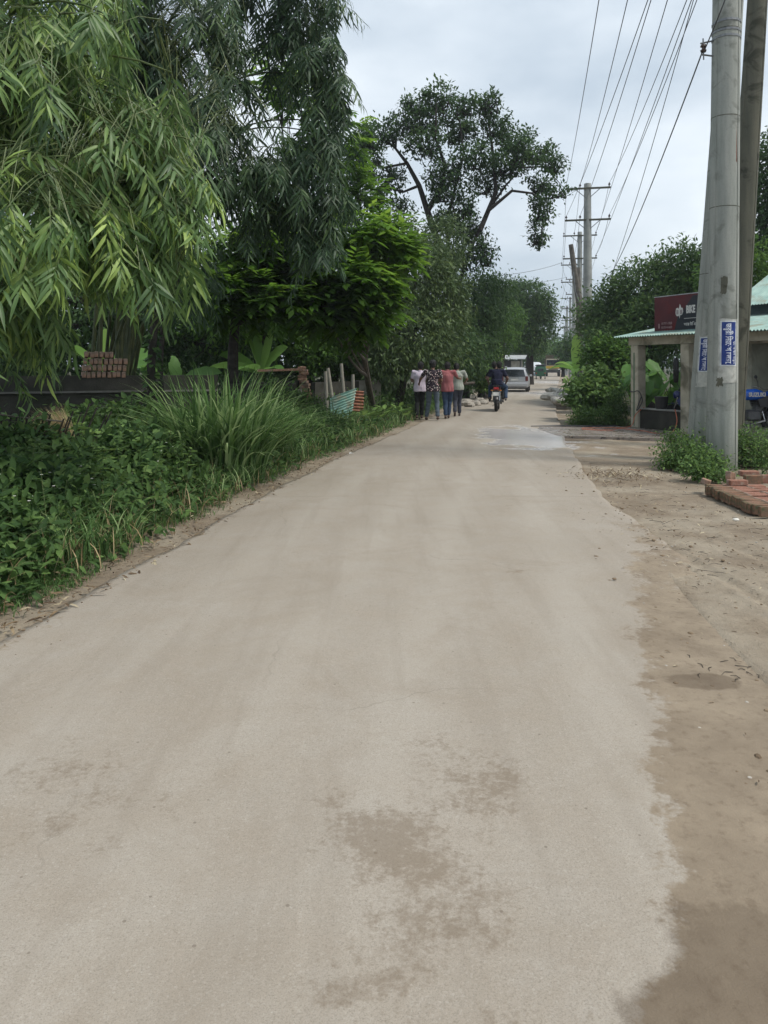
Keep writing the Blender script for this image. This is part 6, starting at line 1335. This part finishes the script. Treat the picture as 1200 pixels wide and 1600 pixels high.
brick((4.97, 9.02, 0.117), (0, .03, .9), 'red brick lying askew on the rows at the right edge', 'loose bricks', M_brick)
bpy.data.objects.remove(brick_mesh)
# four round posts
for px, top_, d, lean, lb in [(512, 580, 20.6, .06, 'leftmost and thickest of the four bare posts'), (525, 575, 20.8, .22, 'leaning post, second from the left of the four'), (541, 568, 21.2, .14, 'tallest of the four bare posts'), (553, 585, 21.8, .03, 'thin straight post, rightmost of the four')]:
    b = Vector(((px-600)/F*d, d, 0)); root = empty('bamboo_post', b, 0, lb, 'post', 'bare posts behind the tin sheets'); h = CAMZ-(top_-HY)/F*d
    MB().tube([(0, 0, -.1), (-lean*.5, 0, h*.5), (-lean, 0, h)], [.055, .05, .045], 10).build('shaft', plain('grey_bamboo', (.26, .25, .21), .7), root, True, fix=False)
o = tin('mint_tin_sheet', M_mint, None, (0, 0, 0), (.14, -.12, .80), (.62, .35, .22), 0, .02, .075, ragged=.03)
o.location = (-1.48, 19.6, .02); T(o, 'mint green corrugated sheet leaning on the posts', 'tin sheet')
o = tin('rusty_tin_sheet', M_rust, None, (0, 0, 0), (.02, -.05, .86), (.38, .25, -.04), 0, .02, .085, ragged=.04)
o.location = (-.95, 20.6, .10); T(o, 'rust red corrugated sheet beside the mint green one', 'tin sheet')
# stick fence and straw bundle under the bamboo
sf = empty('stick_fence', (-5.1, 9.2, 0), .12, 'dark stick fence under the bamboo at the left edge', 'fence')
for i in range(22): MB().tube([(i*.06, rnd.uniform(-.03, .03), -.05), (i*.085+rnd.uniform(-.05, .05), 0, rnd.uniform(.9, 1.15))], [.014, .01], 6).build('stick', M_bark_dark, sf, True, fix=False)
MB().tube(spline([(-.2, -.04, 1.12), (.2, -.03, 1.08), (.6, -.04, 1.0), (1.2, -.03, .93)]), .010, 6).build('top_rail', M_wood_pole, sf, True, fix=False); MB().tube([(0, -.03, .45), (1.2, -.03, .5)], .014, 6).build('rail', M_bark_dark, sf, True, fix=False)
g = P(97, 650, 9.5); n = 340; a = rng.random(n)*6.28; r_ = np.sqrt(rng.random(n))*.12
bs_ = np.stack([np.cos(a)*r_*.8, np.sin(a)*r_*.8, np.zeros(n)+.02], 1)
so_ = blades('straw_bundle', M_straw, None, bs_, .95+.25*rng.random(n), np.stack([-.35+.22*np.cos(a)*rng.random(n), .15*np.sin(a)], 1), .012+0*a, 5, rng.random(n))
so_.location = (g.x+.12, 9.5, .05); T(so_, 'bundle of brown straw and twigs standing by the stick fence', 'straw bundle')
T(MB().box((-3.55, 7.55, .16), (.42, .16, .035), rot=(.1, .05, .2)).build('grey_plank', M_plaster), 'short grey plank lying in the creepers', 'plank')
# sack heap right of the road
M_sack = rough_mat('pale_sack', (.40, .38, .34), (.58, .56, .52), 5, .9, c3=(.24, .21, .17), s3=3, bmp=.5, bs=20)
for i, (px, py, d, sx, lb) in enumerate([(866, 620, 31, .5, 'pale sack nearest the road in the heap'), (878, 612, 32, .6, 'pale sack in the middle of the heap'), (888, 603, 32.5, .55, 'pale sack highest on the heap'), (876, 628, 29.5, .55, 'pale sack lowest at the front of the heap'), (888, 618, 30.5, .6, 'pale sack against the bushes'), (872, 604, 34.5, .5, 'pale sack furthest back in the heap')]):
    x = (px-600)/F*d; z = max(.12, CAMZ-(py-HY)/F*d); mb = MB()
    mb.ball((0, 0, 0), (sx, sx*.6, .17), 36, 22, (rnd.uniform(-.2, .2), rnd.uniform(-.3, .1), rnd.uniform(0, 3)))
    for v in range(len(mb.v)): q = Vector(mb.v[v]); mb.v[v] = tuple(q*(1+.45*mnoise.noise(q*4+Vector((i*7, 0, 0)))+.22*mnoise.noise(q*11+Vector((i*3, 0, 0)))))
    o = mb.build('cement_sack', M_sack, None, True, fix=False); o.location = (x, d, min(z, .45)); T(o, lb, 'sack', 'pale sacks heaped beside the road')
# rubble heap beyond the walkers
for i, (px, d, z, r_, lb) in enumerate([(735, 30, .1, .16, 'pale rubble lump right behind the last walker'), (744, 31, .09, .14, 'rubble lump in the middle of the heap left of the road'), (756, 32, .08, .13, 'rubble lump at the right end of the heap'), (728, 31, .12, .2, 'largest rubble lump, left behind the last walker'), (750, 33, .1, .17, 'rubble lump at the back of the heap')]):
    mb = MB().ball((0, 0, 0), (r_*1.5, r_, r_*.8), 9, 6)
    for v in range(len(mb.v)): q = Vector(mb.v[v]); mb.v[v] = tuple(q*(1+.5*mnoise.noise(q*7+Vector((i*5, 0, 0)))))
    o = mb.build('rubble_lump', M_stone, None, False, fix=False); o.location = ((px-600)/F*d, d, z); T(o, lb, 'rubble', 'rubble heap left of the road')
T(MB().tube([P(722, 600, 30), P(741, 598, 30.6)], [.06, .05], 8).build('log', M_bark, None, True, fix=False), 'short log resting above the rubble heap', 'log')
# scraps
T(MB().ball((0, 0, 0), (.035, .028, .018), 8, 6).build('pale_stone', plain('white_stone', (.6, .58, .53), .8), None, True), 'single white stone on the near right dirt', 'stone').location = (3.62, 7.9, .02)
T(MB().box((0, 0, 0), (.03, .022, .012), bev=.004).build('dark_stone', M_clod), 'dark chip lying on the concrete near the right edge', 'stone').location = (1.71, 5.7, .022)
T(MB().add([(0, 0, 0), (.07, .01, .01), (.08, .05, .0), (.01, .05, .02), (.0, 0, -.003), (.07, .01, .007), (.08, .05, -.003), (.01, .05, .017)], [(0, 1, 2, 3), (7, 6, 5, 4), (0, 4, 5, 1), (1, 5, 6, 2), (2, 6, 7, 3), (3, 7, 4, 0)]).build('plastic_scrap', M_plate), 'white plastic scrap on the grass before the broken wall end', 'litter').location = (-.62, 13.6, .05)
# ------------------------------------------------------------------ haze
hz_ = MB().box((20, 140, 19.5), (700, 420, 43)).build('haze', bpy.data.materials.new('haze_air'))
m = hz_.data.materials[0]; m.use_nodes = True; t = m.node_tree; t.nodes.clear()
o_ = nd(t, 'ShaderNodeOutputMaterial'); v_ = nd(t, 'ShaderNodeVolumePrincipled'); v_.inputs['Density'].default_value = .0006; v_.inputs['Color'].default_value = (.86, .92, 1, 1)
v_.inputs['Anisotropy'].default_value = .2
L(t, v_.outputs[0], o_.inputs['Volume']); T(hz_, 'pale humid air that fades the far trees', 'haze', kind='stuff')
